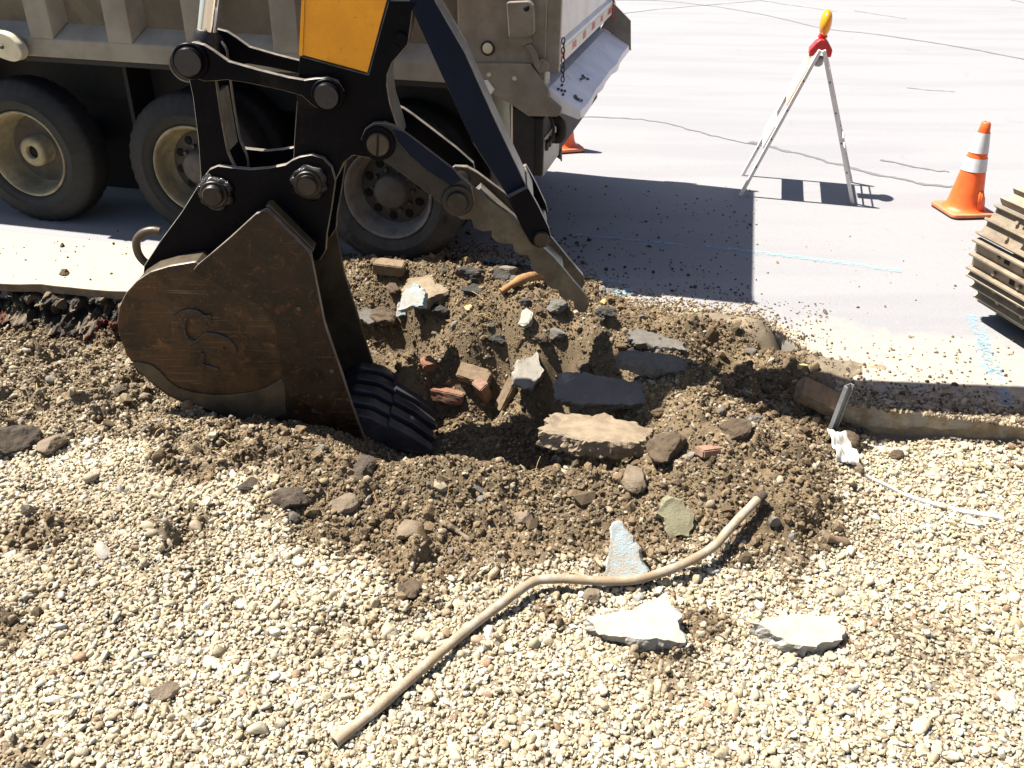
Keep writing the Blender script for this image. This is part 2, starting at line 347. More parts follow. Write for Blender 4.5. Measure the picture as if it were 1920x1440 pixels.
# ================================================================== THE GROUND
EDGE = np.array([(-60, 13.6), (-12, 6.55), (-3.28, 5.30), (-2.4, 5.17), (-1.2, 4.86), (.4, 4.42), (1.69, 3.97), (2.52, 3.78), (12, 1.6), (60, -9.4)])
HEAP = [(640, 462), (760, 472), (900, 486), (1010, 497), (1110, 540), (1190, 572), (1300, 584), (1390, 594), (1470, 624), (1530, 676), (1566, 728)]
ROAD_EDGE = np.array([tuple(e) for e in EDGE[:4]] + [tuple(gz(250, 545)[:2]), tuple(gz(420, 520)[:2])] + [tuple(gz(a, b)[:2]) for a, b in HEAP] + [tuple(e) for e in EDGE[6:]])
def road_d(x, y): return y - np.interp(x, ROAD_EDGE[:, 0], ROAD_EDGE[:, 1])
def edge_d(x, y): return y - np.interp(x, EDGE[:, 0], EDGE[:, 1])
ZF = -.20
CTRL = [(0, 1440, -.21), (480, 1440, -.20), (960, 1440, -.20), (1440, 1440, -.21), (1920, 1440, -.20),
 (0, 1250, -.20), (400, 1250, -.19), (800, 1250, -.2), (1200, 1250, -.2), (1600, 1250, -.19), (1920, 1250, -.2),
 (0, 1080, -.19), (150, 1020, -.15), (300, 1040, -.17), (500, 1050, -.19), (760, 1080, -.17), (1000, 1090, -.18), (1230, 1070, -.18), (1450, 1060, -.19), (1700, 1080, -.2), (1920, 1080, -.2),
 (0, 900, -.17), (150, 920, -.16), (300, 930, -.15), (430, 900, -.15), (560, 930, -.11), (640, 860, -.08), (740, 870, -.09), (740, 960, -.14), (880, 960, -.15), (1000, 910, -.13), (1100, 950, -.13),
 (1150, 900, -.09), (1250, 900, -.03), (1330, 860, .02), (1400, 850, .04), (1480, 870, .0), (1540, 900, -.07), (1450, 960, -.08), (1300, 1000, -.13), (1570, 970, -.15), (1600, 860, -.15),
 (1640, 832, -.16), (1750, 838, -.12), (1900, 842, -.09), (2050, 850, -.08), (1680, 890, -.19), (1900, 905, -.15), (1760, 960, -.2), (1900, 1000, -.2),
 (760, 815, -.62), (850, 815, -.70), (950, 820, -.70), (1040, 825, -.62), (900, 795, -.62), (800, 795, -.60), (660, 800, -.46),
 (1120, 835, -.46), (1180, 850, -.26),
 (850, 765, -.47), (822, 702, -.32), (735, 705, -.50), (690, 700, -.46), (780, 738, -.54), (800, 785, -.58), (720, 760, -.56), (830, 800, -.58), (650, 690, -.40), (772, 650, -.08), (950, 745, -.36), (900, 715, -.32), (1000, 765, -.38), (860, 640, -.08), (960, 620, .01), (1240, 665, .06), (1350, 675, .06), (1430, 690, .04), (1520, 668, .04), (1560, 705, .03), (1300, 700, .03), (1180, 600, .04), (1300, 612, .03), (1420, 640, .04), (1060, 540, .02), (960, 525, .03), (860, 510, .03), (760, 500, .03), (880, 680, -.20), (1000, 680, -.12), (1100, 650, .0), (1000, 600, .05), (900, 570, .08), (800, 540, .07), (700, 520, .05), (650, 505, .02), (690, 590, -.03), (735, 625, -.06),
 (1100, 590, .04), (1200, 630, .05), (1300, 640, .05), (1400, 670, .04), (1230, 690, .0), (1330, 720, -.05), (1160, 735, -.09), (1235, 790, .07), (1280, 800, .09), (1265, 850, -.02), (1310, 850, .02), (1120, 780, -.20), (1180, 790, -.10),
 (1350, 780, -.34), (1420, 770, -.42), (1460, 745, -.38), (1330, 740, -.16), (1500, 700, .03), (1560, 720, .0), (1520, 790, -.08),
 (1600, 745, -.03), (1700, 740, -.04),
 (640, 470, -.06), (760, 485, -.04), (900, 500, -.02), (1000, 500, -.04), (1130, 548, -.01), (1250, 570, -.02), (1390, 580, -.03), (1500, 620, -.03), (1600, 680, -.03),
 (0, 610, -.21), (100, 625, -.22), (200, 650, -.25), (0, 700, -.2), (120, 720, -.2), (200, 760, -.2), (60, 800, -.18), (300, 820, -.17), (400, 835, -.17), (0, 830, -.17), (220, 850, -.16), (450, 770, -.40), (330, 740, -.30), (560, 775, -.46), (650, 770, -.48), (1480, 645, .07), (1505, 660, .06), (1460, 628, .05), (1440, 618, .04), (1535, 690, .05), (1380, 610, .04)]
CREST = [(770, 866, -.10), (850, 870, -.11), (940, 874, -.11), (1040, 874, -.10), (1120, 872, -.09)]
_P = np.array([np.append(gz(a, b, z)[:2], z) for a, b, z in CTRL + CREST] + [np.array([*(gz(a, b, z)[:2] + np.array([.04, .18])), -.68]) for a, b, z in CREST])
def _base(x, y):                                                  # level away from the dig
    d = edge_d(x, y); return ZF + (-.07 - ZF) * sstep(-.02, .10, d)
def _ker(r): return np.exp(-(r / .36) ** 1.5)
_R = np.hypot(_P[:, None, 0] - _P[None, :, 0], _P[:, None, 1] - _P[None, :, 1])
_W = np.linalg.solve(_ker(_R) + np.eye(len(_P)) * .03, _P[:, 2] - _base(_P[:, 0], _P[:, 1]))
def terr(x, y):
    x = np.asarray(x, float); y = np.asarray(y, float); z = _base(x, y)
    for (px, py, _), wt in zip(_P, _W): z = z + wt * _ker(np.hypot(x - px, y - py))
    return z
def drop(px, py, up=0.0):                                          # where a pixel's ray meets the soil
    d = ray(px, py); t = 1.5
    for _ in range(900):
        p = EYE + d * t
        if p[2] <= float(terr(p[0], p[1])) + up: break
        t += .008
    return p
def poly_in(x, y, poly):
    ins = np.zeros(np.shape(x), bool); n = len(poly)
    for i in range(n):
        x0, y0 = poly[i]; x1, y1 = poly[(i + 1) % n]
        c = ((y0 > y) != (y1 > y)) & (x < (x1 - x0) * (y - y0) / (y1 - y0 + 1e-12) + x0); ins ^= c
    return ins
def poly_sd(x, y, poly):                                           # signed distance, negative inside
    best = np.full(np.shape(x), 1e9); n = len(poly)
    for i in range(n):
        a = np.array(poly[i]); b = np.array(poly[(i + 1) % n]); e = b - a; L = e @ e + 1e-12
        t = np.clip(((x - a[0]) * e[0] + (y - a[1]) * e[1]) / L, 0, 1)
        best = np.minimum(best, np.hypot(x - a[0] - t * e[0], y - a[1] - t * e[1]))
    return np.where(poly_in(x, y, poly), -best, best)
def gpoly(pts, z): return [tuple(gz(a, b, z)[:2]) for a, b in pts]
SOIL = gpoly([(-300, 850), (0, 862), (60, 852), (160, 850), (300, 880), (430, 905), (520, 955), (600, 985), (680, 1030), (740, 1075), (800, 1110), (880, 1090), (960, 1075), (1060, 1062), (1150, 1070),
   (1240, 1055), (1330, 1050), (1400, 1048), (1480, 1040), (1545, 1022), (1600, 985), (1605, 920), (1580, 860), (1600, 800)], -.17) + [(1.55, 4.6), (-.5, 6.2), (-8, 8.0)]
PATCH = [(gz(a, b, ZF)[:2], r, s) for a, b, r, s in [(1310, 1160, .15, 1.0), (10, 1180, .16, .8), (100, 1010, .22, .8), (330, 1010, .2, .6), (1230, 1260, .2, .55), (1160, 1190, .12, .6), (1750, 1200, .3, .35), (780, 1130, .15, .6), (1020, 1150, .13, .7), (30, 1420, .15, .6), (640, 1190, .2, .3)]]
def soilness(x, y):
    wob = fbm(x, y, 2.6, 4) * .30 + fbm(x, y, 14, 3) * .10
    s = 1 - sstep(-.10, .10, poly_sd(x, y, SOIL) + wob)
    for (c, r, a) in PATCH: s = np.maximum(s, a * (1 - sstep(.4, 1.1, np.hypot(x - c[0], y - c[1]) / r + wob * 2)))
    return s
# mixed pale and brown ground to the left of the bucket
def leftmix(x, y): return sstep(-1.1, -1.9, x) * sstep(.25, .0, np.abs(edge_d(x, y) + .88) - .42) 

xs = np.concatenate([[-60, -30, -15, -8, -5.8], np.arange(-5.0, 4.6, .009), [5.5, 8, 15, 30, 60]])
ys = np.concatenate([[-60, -30, -12, -5, -2, 0, .8], np.arange(1.30, 5.75, .009), [6.1, 6.8, 8, 12, 20]])
GX, GY = np.meshgrid(xs, ys)
fx, fy = GX.ravel(), GY.ravel()
Z = terr(fx, fy)
Zs = Z.reshape(GX.shape); iy, ix = slice(7, len(ys) - 5), slice(5, len(xs) - 5); Zi = Zs[iy, ix].copy()
for _ in range(3):                                                 # loose soil slumps: soften the surface over about 10 cm
    for ax_n in (0, 1):
        pad = [(0, 0), (0, 0)]; pad[ax_n] = (6, 5); q = np.cumsum(np.pad(Zi, pad, 'edge'), ax_n)
        q = np.concatenate([np.zeros_like(np.take(q, [0], ax_n)), q], ax_n); n_q = q.shape[ax_n]
        Zi = (np.take(q, range(11, n_q), ax_n) - np.take(q, range(0, n_q - 11), ax_n))/ 11
        Zi = np.take(Zi, range(0, Zs[iy, ix].shape[ax_n]), ax_n)
Zs[iy, ix] = Zi; Z = Zs.ravel()
near = ((fx > -5.05) & (fx < 4.65) & (fy > 1.25) & (fy < 5.8)).astype(float)
so = soilness(fx, fy)
edge_keep = sstep(-.03, -.0, -edge_d(fx, fy)) 
rough = fbm(fx, fy, 3.2, 3) * .035 + fbm(fx + 9, fy, 13, 4, .6) * .034 + np.abs(fbm(fx, fy + 5, 34, 3, .6)) * .024
lump = np.maximum(0, fbm(fx + 31, fy - 12, 8.5, 3, .55) - .10) * .16
Z = Z + near * (1 - so) * (fbm(fx + 3, fy + 8, 1.3, 3) * .05 + fbm(fx, fy + 3, 5, 3) * .016)
gy_, gx_ = np.gradient(Z.reshape(GX.shape), ys, xs); steep = 1 / (1 + 2.2 * (gx_ ** 2 + gy_ ** 2).ravel())
Z = Z + near * steep * ((rough + lump) * (.25 + .75 * so) - .004)
Z = np.where(fy > 8, np.minimum(Z, -.08), Z)
Z = np.where(near < .5, np.minimum(Z, np.where(edge_d(fx, fy) > -.05, -.08, ZF + .02)), Z)
m, n = GX.shape
ii = np.arange((m - 1) * n).reshape(m - 1, n)[:, :-1].ravel()
quads = np.stack([ii, ii + 1, ii + n + 1, ii + n], 1)
v1 = (fbm(fx, fy, 6, 4) + .5)[:, None]; v2 = (fbm(fx + 40, fy, 1.7, 3) + .5)[:, None]; v3 = (fbm(fx, fy + 70, 28, 3, .7) + .5)[:, None]
soilc = np.array([.146, .106, .062]) * (.62 + .70 * v1) * (.80 + .4 * v3)
soilc = soilc * (1 - .30 * v2) + np.array([.20, .148, .088]) * .30 * v2
gravc = np.array([.21, .17, .118]) * (.75 + .5 * v1)
lm = leftmix(fx, fy)[:, None] * 1.6
tint = gravc * (1 - so[:, None]) + soilc * so[:, None]
tint = tint * (1 - .35 * lm) + np.array([.21, .165, .105]) * .35 * lm
so_o = np_mesh('soil_ground', np.stack([fx, fy, Z], 1), quads, M['soil'], True, tint)
tag(so_o, kind='structure')
_ZG = Z.reshape(m, n)
def zgrid(x, y):                                                   # the finished surface
    x = np.asarray(x, float); y = np.asarray(y, float)
    i = np.clip(np.searchsorted(xs, x) - 1, 0, n - 2); j = np.clip(np.searchsorted(ys, y) - 1, 0, m - 2)
    tx = (x - xs[i]) / (xs[i + 1] - xs[i]); ty = (y - ys[j]) / (ys[j + 1] - ys[j])
    return (_ZG[j, i] * (1 - tx) + _ZG[j, i + 1] * tx) * (1 - ty) + (_ZG[j + 1, i] * (1 - tx) + _ZG[j + 1, i + 1] * tx) * ty
def hit(px, py, up=0.0):
    d = ray(px, py); t = 1.5
    for _ in range(1400):
        p = EYE + d * t
        if p[2] <= float(zgrid(p[0], p[1])) + up: break
        t += .005
    return p
# how far a road stretch is hidden by the heaped soil
rb = MB(); ex_ = [e for e in EDGE]
rb.add([(x, y, 0) for x, y in ROAD_EDGE] + [(400, -9, 0), (400, 400, 0), (-400, 400, 0), (-400, 13.6, 0)], [tuple(range(len(ROAD_EDGE) + 4))])
k2 = len(ROAD_EDGE); rb.add([(x, y, 0) for x, y in ROAD_EDGE] + [(x, y + .01, -.12) for x, y in ROAD_EDGE], [(i + 1, i, i + k2, i + 1 + k2) for i in range(k2 - 1)])
tag(rb.build('road', M['road']), kind='structure')
# deep base under everything, out to the horizon
tag(MB().add([(-400, -400, -.6), (400, -400, -.6), (400, 400, -.6), (-400, 400, -.6)], [(0, 1, 2, 3)]).build('ground', M['soil']), kind='structure')

# ---- cracks in the road, filled with dark sealant
def crack(pts, wd):
    P = spline([gz(a, b, .004) for a, b in pts], 14); V = []; 
    for i, p in enumerate(P):
        t = P[min(i + 1, len(P) - 1)] - P[max(i - 1, 0)]; t /= np.linalg.norm(t); q = np.array([-t[1], t[0], 0])
        j = q * float(fbm(np.array([i * .37]), np.array([wd * 991]), .9, 3)[0]) * .05; ww = wd * 1.7 * (.55 + .9 * abs(float(fbm(np.array([i * .5]), np.array([7.0]), .6, 3)[0])) * 2)
        V += [p + j - q * ww, p + j + q * ww]
    return V, [(2 * i, 2 * i + 2, 2 * i + 3, 2 * i + 1) for i in range(len(P) - 1)]
ck = MB()
for pts, wd in [([(1150, 0), (1230, 1), (1310, 8), (1420, 25), (1540, 52), (1650, 65), (1800, 88), (1925, 112)], .014),
                ([(1165, 26), (1230, 18), (1330, 9), (1420, 1)], .010), ([(1065, 218), (1180, 222), (1250, 232), (1330, 252), (1420, 272)], .009),
                ([(1405, 266), (1480, 283), (1560, 305), (1640, 325), (1720, 342), (1790, 350)], .018), ([(1420, 0), (1500, 12), (1570, 22)], .008),
                ([(1600, 20), (1700, 35)], .006), ([(1700, 165), (1790, 172)], .005), ([(1650, 300), (1740, 318), (1780, 322)], .010), ([(1880, -4), (1925, 6)], .012)]:
    ck.add(*crack(pts, wd))
tag(ck.build('road_cracks', M['crack']), kind='structure')
def stroke(pts, w0, z=.007):
    P = [gz(a, b, z) for a, b in pts]; V = []
    for i, p in enumerate(P):
        t = P[min(i + 1, len(P) - 1)] - P[max(i - 1, 0)]; t /= np.linalg.norm(t); q = np.array([-t[1], t[0], 0]); V += [p - q * w0, p + q * w0]
    return V, [(2 * i, 2 * i + 2, 2 * i + 3, 2 * i + 1) for i in range(len(P) - 1)]
bp = MB()
for pts, w0 in [([(1320, 461), (1400, 470), (1500, 482), (1600, 495), (1690, 508)], .028), ([(1080, 440), (1180, 448), (1290, 460)], .022), ([(1115, 545), (1190, 548)], .05), ([(880, 488), (960, 490), (1060, 500)], .04), ([(1090, 520), (1170, 530)], .03),
                ([(1820, 590), (1850, 650), (1875, 720), (1890, 760)], .035), ([(1840, 640), (1860, 700)], .05)]:
    bp.add(*stroke(pts, w0))
tag(bp.build('blue_marking', M['bluepaint']), kind='structure')

# ---- concrete pavement strip on the left with the broken layers below it
def gl(x, y): return gz(x, y, .03)[:2]
a0, a1 = gl(-700, 478), gl(330, 553); b0, b1 = gl(-700, 362), gl(330, 466)
sp = MB(); nseg = 60; fr = []
for i in range(nseg + 1):
    t = i / nseg; p = a0 * (1 - t) + a1 * t; p = p + np.array([0, 1]) * float(fbm(np.array([p[0]]), np.array([2.0]), 6, 4)[0]) * .035; fr.append(np.array([p[0], p[1], -.025]))
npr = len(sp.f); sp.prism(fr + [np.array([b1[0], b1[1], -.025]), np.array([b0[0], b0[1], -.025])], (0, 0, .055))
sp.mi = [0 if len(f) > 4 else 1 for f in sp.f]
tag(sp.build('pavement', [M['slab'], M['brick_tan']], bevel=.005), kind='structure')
# black crumbling base layer: a rough bank under the pavement
nu, nv = 560, 46
u = np.linspace(-6.0, -1.15, nu); v = np.linspace(0, 1, nv); U, V = np.meshgrid(u, v)
ey_ = np.interp(U, EDGE[:, 0], EDGE[:, 1])
bx = U; by = ey_ + .03 - .16 * V - .03 * np.sin(V * 9); bz = -.010 - .24 * V
nz = fbm(U * 1.0, V * .25 + U * .1, 16, 5, .62); nz2 = np.maximum(0, fbm(U + 5, V * .22, 9, 3)) 
by = by - .14 * nz - .16 * nz2 * np.sin(V * math.pi); bz = bz + .05 * fbm(U + 3, V * .3, 22, 4, .6) * np.sin(V * math.pi)
by[0] = ey_[0] + .10; bz[0] = -.03
ii = np.arange((nv - 1) * nu).reshape(nv - 1, nu)[:, :-1].ravel()
tv = (fbm(U, V * .3, 20, 3) + .5).ravel()[:, None]
bankc = np.where(tv > .66, np.array([.16, .125, .085]), np.array([.05, .042, .034]) * (.6 + .9 * tv)); vv = V.ravel()[:, None]
redz = (fbm(U + 20, V * .4, 7, 3).ravel()[:, None] > .10) & (vv > .55)
bankc = np.where(redz, np.array([.12, .045, .028]), bankc)
tag(np_mesh('asphalt_base', np.stack([bx, by, bz], -1).reshape(-1, 3), np.stack([ii, ii + nu, ii + nu + 1, ii + 1], 1), M['crumb'], False, bankc), kind='structure')

# ================================================================== LOOSE STONE
def icos(sub):
    bm = bmesh.new(); bmesh.ops.create_icosphere(bm, subdivisions=sub, radius=1); bm.verts.ensure_lookup_table()
    V = np.array([v.co[:] for v in bm.verts]); F = np.array([[v.index for v in f.verts] for f in bm.faces]); bm.free(); return V, F
def pebble_kinds(sub, nk, ang):
    V0, F0 = icos(sub); r = np.random.default_rng(11 + sub); out = []
    for q in range(nk):
        V = V0.copy()
        for _ in range(int(3 + 6 * ang)):                                   # flat facets
            d = r.normal(size=3); d /= np.linalg.norm(d); h = r.uniform(.48, .85); s = V @ d; V = V - np.outer(np.maximum(0, s - h), d) * .95
        for _ in range(3):
            d = r.normal(size=3) * 1.6; V = V * (1 + .10 * np.sin(V0 @ d + r.uniform(0, 6)))[:, None]
        out.append(V)
    return out, F0
def scatter(name, P, R, kinds, F0, flat, cols, mat, smooth, tilt=.35, kind='stuff'):
    N = len(P); nv = len(kinds[0]); lib = np.stack(kinds)[rng.integers(0, len(kinds), N)]
    sc = np.stack([rng.uniform(.85, 1.35, N), rng.uniform(.65, 1.0, N), rng.uniform(flat[0], flat[1], N)], 1) * R[:, None]
    V = lib * sc[:, None, :]
    ax = rng.normal(size=(N, 2)) * tilt; th = rng.uniform(0, 6.283, N)
    q = np.stack([np.ones(N), ax[:, 0], ax[:, 1], np.zeros(N)], 1); q /= np.linalg.norm(q, axis=1)[:, None]
    w_, x_, y_, z_ = q.T
    RM = np.stack([np.stack([1 - 2 * (y_ * y_ + z_ * z_), 2 * (x_ * y_ - z_ * w_), 2 * (x_ * z_ + y_ * w_)], 1), np.stack([2 * (x_ * y_ + z_ * w_), 1 - 2 * (x_ * x_ + z_ * z_), 2 * (y_ * z_ - x_ * w_)], 1), np.stack([2 * (x_ * z_ - y_ * w_), 2 * (y_ * z_ + x_ * w_), 1 - 2 * (x_ * x_ + y_ * y_)], 1)], 1)
    c, s = np.cos(th), np.sin(th); x0, y0 = V[..., 0].copy(), V[..., 1].copy()
    V[..., 0] = x0 * c[:, None] - y0 * s[:, None]; V[..., 1] = x0 * s[:, None] + y0 * c[:, None]
    V = np.einsum('nij,nkj->nki', RM, V) + P[:, None, :]
    F = (F0[None] + (np.arange(N) * nv)[:, None, None]).reshape(-1, 3)
    o = np_mesh(name, V.reshape(-1, 3), F, mat, smooth, np.repeat(cols, nv, 0)); o['kind'] = kind; return o
def inview(x, y, m=1.35):
    d = np.stack([x, y, np.full_like(x, ZF - CAMH)], -1); zc = d @ FW; return (zc > .5) & (np.abs(d @ RT) < zc * (960 / FPX) + m) & (np.abs(d @ UP) < zc * (720 / FPX) + .3)
def jitter_pts(x0, x1, y0, y1, s):
    X_, Y_ = np.meshgrid(np.arange(x0, x1, s), np.arange(y0, y1, s)); N = X_.size
    x = X_.ravel() + rng.uniform(-.55, .55, N) * s; y = Y_.ravel() + rng.uniform(-.55, .55, N) * s
    k_ = inview(x, y); return x[k_], y[k_]
PAL = np.array([.895, .888, .850]) * np.array([(.50, .43, .31), (.56, .49, .36), (.44, .36, .24), (.60, .56, .47), (.40, .35, .27), (.35, .28, .19), (.33, .33, .32), (.27, .18, .12), (.63, .60, .54), (.48, .36, .25)])
PW = np.array([.28, .22, .15, .10, .08, .05, .035, .015, .03, .04]); PW = PW / PW.sum()
def palette(N, x, y):
    c = PAL[rng.choice(len(PAL), N, p=PW)] * rng.uniform(.82, 1.12, (N, 1)); s = soilness(x, y)[:, None] * .94
    s = s * (1 - .35 * np.clip(leftmix(x, y), 0, 1)[:, None]); s = np.maximum(s, .34 * sstep(.06, .30, fbm(x + 50, y, 1.5, 4))[:, None]); s = np.clip(s * rng.uniform(.6, 1.15, (N, 1)), 0, 1)
    dirty = np.array([.175, .128, .078]) * rng.uniform(.55, 1.35, (N, 1)); return c * (1 - s) + dirty * s
K2, F2 = pebble_kinds(2, 22, 1.2); K1, F1 = pebble_kinds(1, 10, .2)
# layer of washed gravel, thick where no soil covers it
px_, py_, pr_ = [], [], []
for s_, rm, sg, keep_soil in [(.0165, .0106, .28, .10), (.031, .0142, .25, .10), (.11, .020, .28, .14)]:
    x, y = jitter_pts(-4.9, 4.5, 1.35, 5.4, s_)
    so_ = soilness(x, y); cl = fbm(x, y, 5, 3); e = edge_d(x, y)
    keep = (e < np.where(x > 1.45, -.03, -.12)) & (rng.random(len(x)) < np.clip(1.05 - so_ * (1.0 - keep_soil) + .10 * cl + .45 * leftmix(x, y), .0, 1) * np.where(y > 4.0, .45, 1))
    x, y = x[keep], y[keep]; px_.append(x); py_.append(y); pr_.append(rm * np.exp(rng.normal(0, sg, len(x))))
x = np.concatenate(px_); y = np.concatenate(py_); r = np.concatenate(pr_)
z = zgrid(x, y) + r * rng.uniform(-.05, .55, len(x))
fx2, fy2 = jitter_pts(-3.9, 4.4, 1.35, 4.2, .021); kp2 = (edge_d(fx2, fy2) < -.12) & (soilness(fx2, fy2) < .6); fx2, fy2 = fx2[kp2], fy2[kp2]; r2 = .0048 * np.exp(rng.normal(0, .3, len(fx2)))
scatter('gravel_chips', np.stack([fx2, fy2, zgrid(fx2, fy2) + rng.uniform(.002, .014, len(fx2))], 1), r2, K1, F1, (.5, .95), palette(len(fx2), fx2, fy2), M['gravel'], False, .7)
scatter('gravel', np.stack([x, y, z], 1), r, K2, F2, (.45, .85), palette(len(x), x, y), M['gravel'], True, .30)
print('pebbles', len(x))
# soil crumbs, clods and grit on the dug earth
px_, py_, pr_ = [], [], []
for s_, rm, sg in [(.0112, .0050, .38), (.021, .0086, .38), (.062, .0150, .35)]:
    x, y = jitter_pts(-4.9, 2.6, 2.4, 6.0, s_)
    so_ = soilness(x, y); zz = terr(x, y)
    keep = (rng.random(len(x)) < so_ * (.85 + 1.1 * fbm(x, y, 4.5, 3))) & ((zz > -.03) | (road_d(x, y) < .0)) & ((road_d(x, y) < -.02) | (x > -1.4))
    keep |= (so_ > .35) & (zz <= -.2) & (edge_d(x, y) < -.1) & (rng.random(len(x)) < .5)
    x, y = x[keep], y[keep]; px_.append(x); py_.append(y); pr_.append(rm * np.exp(rng.normal(0, sg, len(x))))
x = np.concatenate(px_); y = np.concatenate(py_); r = np.concatenate(pr_); N = len(x)
c = np.array([.158, .115, .067]) * rng.uniform(.5, 1.4, (N, 1)); lm_ = .28 * np.clip(leftmix(x, y), 0, 1)[:, None]; c = c * (1 - lm_) + np.array([.32, .26, .175]) * rng.uniform(.6, 1.2, (N, 1)) * lm_; pale = rng.random(N) < .09
c[pale] = np.array([.34, .29, .21]) * rng.uniform(.7, 1.1, (pale.sum(), 1))
scatter('soil_crumbs', np.stack([x, y, zgrid(x, y) + r * rng.uniform(.0, .6, N)], 1), r, K1, F1, (.55, .95), c, M['crumb'], False, .6)
print('crumbs', N)
x, y = jitter_pts(-4.9, 2.6, 2.4, 6.0, .085); kk = (soilness(x, y) > .6) & (rng.random(len(x)) < .62) & (road_d(x, y) < -.03) & ((edge_d(x, y) < -.12) | (x > -1.3)); x, y = x[kk], y[kk]; N = len(x); r = .0185 * np.exp(rng.normal(0, .42, N))
c = np.array([.150, .106, .060]) * rng.uniform(.55, 1.35, (N, 1)); g_ = rng.random(N) < .22; c[g_] = np.array([.20, .18, .15]) * rng.uniform(.5, 1.2, (g_.sum(), 1))
K3, F3 = pebble_kinds(3, 12, .7); K3 = [v * (1 + .16 * fbm(v[:, 0] + i * 7, v[:, 1] + v[:, 2] * .6, 2.6, 4, .6))[:, None] for i, v in enumerate(K3)]
scatter('soil_clods', np.stack([x, y, zgrid(x, y) + r * rng.uniform(-.1, .45, N)], 1), r, K3, F3, (.55, .9), c, M['crumb'], False, .6)
# grit strewn over the road, thick near the heap
gx, gy, gr = [], [], []
for (u0, u1, v0, v1, N, rm) in [(990, 1420, 350, 575, 420, .0058), (1420, 1920, 420, 600, 50, .005), (1100, 1560, 565, 640, 500, .0062), (1440, 1900, 630, 740, 300, .0070), (0, 255, 440, 535, 40, .006), (840, 1120, 440, 540, 160, .010)]:
    for _ in range(N):
        t = rng.random(); p = gz(u0 + (u1 - u0) * rng.random(), v0 + (v1 - v0) * t); gx.append(p[0]); gy.append(p[1]); gr.append(rm * math.exp(rng.normal(0, .45)))
for _ in range(5200):                            # soil spilt past the broken edge
    xx = rng.uniform(-.75, 2.6); dd_ = rng.exponential(.11) - .03; gx.append(xx); gy.append(float(np.interp(xx, ROAD_EDGE[:, 0], ROAD_EDGE[:, 1])) + dd_); gr.append(.0062 * math.exp(rng.normal(0, .45)))
gx, gy, gr = map(np.array, (gx, gy, gr)); dd = edge_d(gx, gy); kk = (road_d(gx, gy) > -.04); gx, gy, gr, dd = gx[kk], gy[kk], gr[kk], dd[kk]; N = len(gx)
onpave = gx < -1.3
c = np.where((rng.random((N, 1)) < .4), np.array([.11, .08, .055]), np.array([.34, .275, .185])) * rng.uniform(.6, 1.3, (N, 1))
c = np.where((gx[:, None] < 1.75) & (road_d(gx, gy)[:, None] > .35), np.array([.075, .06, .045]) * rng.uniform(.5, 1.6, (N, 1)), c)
zz = np.maximum(np.where(onpave, .03, 0), zgrid(gx, gy)) + gr * .3
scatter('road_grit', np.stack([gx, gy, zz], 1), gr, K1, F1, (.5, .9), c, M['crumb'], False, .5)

# ================================================================== THE EXCAVATOR
PHI = math.radians(1.0)
AE = np.array([math.cos(PHI), math.sin(PHI), 0.0]); AN = np.array([-math.sin(PHI), math.cos(PHI), 0.0])
AP = np.array([-.75, 4.15, 0.0])
BW = .68; MID = BW / 2
def A(px, py, off=0.0): return onplane(px, py, AP + AN * off, AN)
# outlines are measured on the near bucket plate (off = 0) unless a depth is given, then pushed to their own depth
def plate(mb, px, o0, o1, r=0.0, ref=None, mi=0):
    ref = o0 if ref is None else ref
    P = [A(a, b, ref) + AN * (o0 - ref) for a, b in px]
    if hasattr(r, '__len__') or r > 0: P = fillet(P, r, 5)
    return mb.prism(P, AN * (o1 - o0), mi, 1)
XB = np.array([4.75, 4.55, 0.0])
ex = empty('excavator', XB)
tag(ex, 'excavator with yellow and black stick, thumb and rusty bucket digging beside the dump truck', 'excavator')
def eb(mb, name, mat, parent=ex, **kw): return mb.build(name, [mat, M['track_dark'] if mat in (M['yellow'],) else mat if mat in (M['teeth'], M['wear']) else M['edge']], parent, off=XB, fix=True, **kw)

side = [(500, 391), (583, 473), (596, 540), (609, 605), (626, 655), (645, 710), (661, 760), (679, 808), (692, 838), (640, 834), (590, 827), (540, 815), (490, 801), (440, 788), (395, 774), (350, 759),
        (312, 741), (280, 716), (254, 690), (236, 664), (224, 632), (219, 604), (224, 574), (236, 549), (256, 527), (282, 510), (318, 499), (367, 491), (371, 497), (430, 446), (480, 400)]
# ---- bucket
bk = eb(plate(MB(), side, 0, .026), 'bucket', M['rust'], bevel=.006)
bk['label'] = 'rusty brown digging bucket with worn teeth'
far = MB(); plate(far, side, BW - .026, BW, ref=0); eb(far, 'side_plate', M['wear'], bk, bevel=.006)
prof = [(471, 424), (420, 466), (380, 500), (367, 491), (318, 499), (282, 510), (256, 527), (236, 549), (224, 574), (219, 604), (224, 632), (236, 664), (254, 690), (280, 716), (312, 741), (350, 759), (395, 774), (440, 788), (490, 801), (540, 815), (590, 827), (640, 834), (692, 838)]
P = [A(a, b, 0) for a, b in prof]; cen = A(470, 640, 0); sh = MB()
Q = [p + (cen - p) / np.linalg.norm(cen - p) * .024 for p in P]; P2 = [p + (cen - p) / np.linalg.norm(cen - p) * .002 for p in P]
V = []; F = []
for p, q in zip(P2, Q): V += [p + AN * .0265, p + AN * (BW - .0265), q + AN * (BW - .0265), q + AN * .0265]
for i in range(len(P) - 1):
    for kq in range(4): F.append((4 * i + kq, 4 * i + (kq + 1) % 4, 4 * i + 4 + (kq + 1) % 4, 4 * i + 4 + kq))
F += [(0, 3, 2, 1), tuple(4 * (len(P) - 1) + q for q in range(4))]
sh.add(V, F, False); eb(sh, 'bucket_shell', M['wear'], bk)
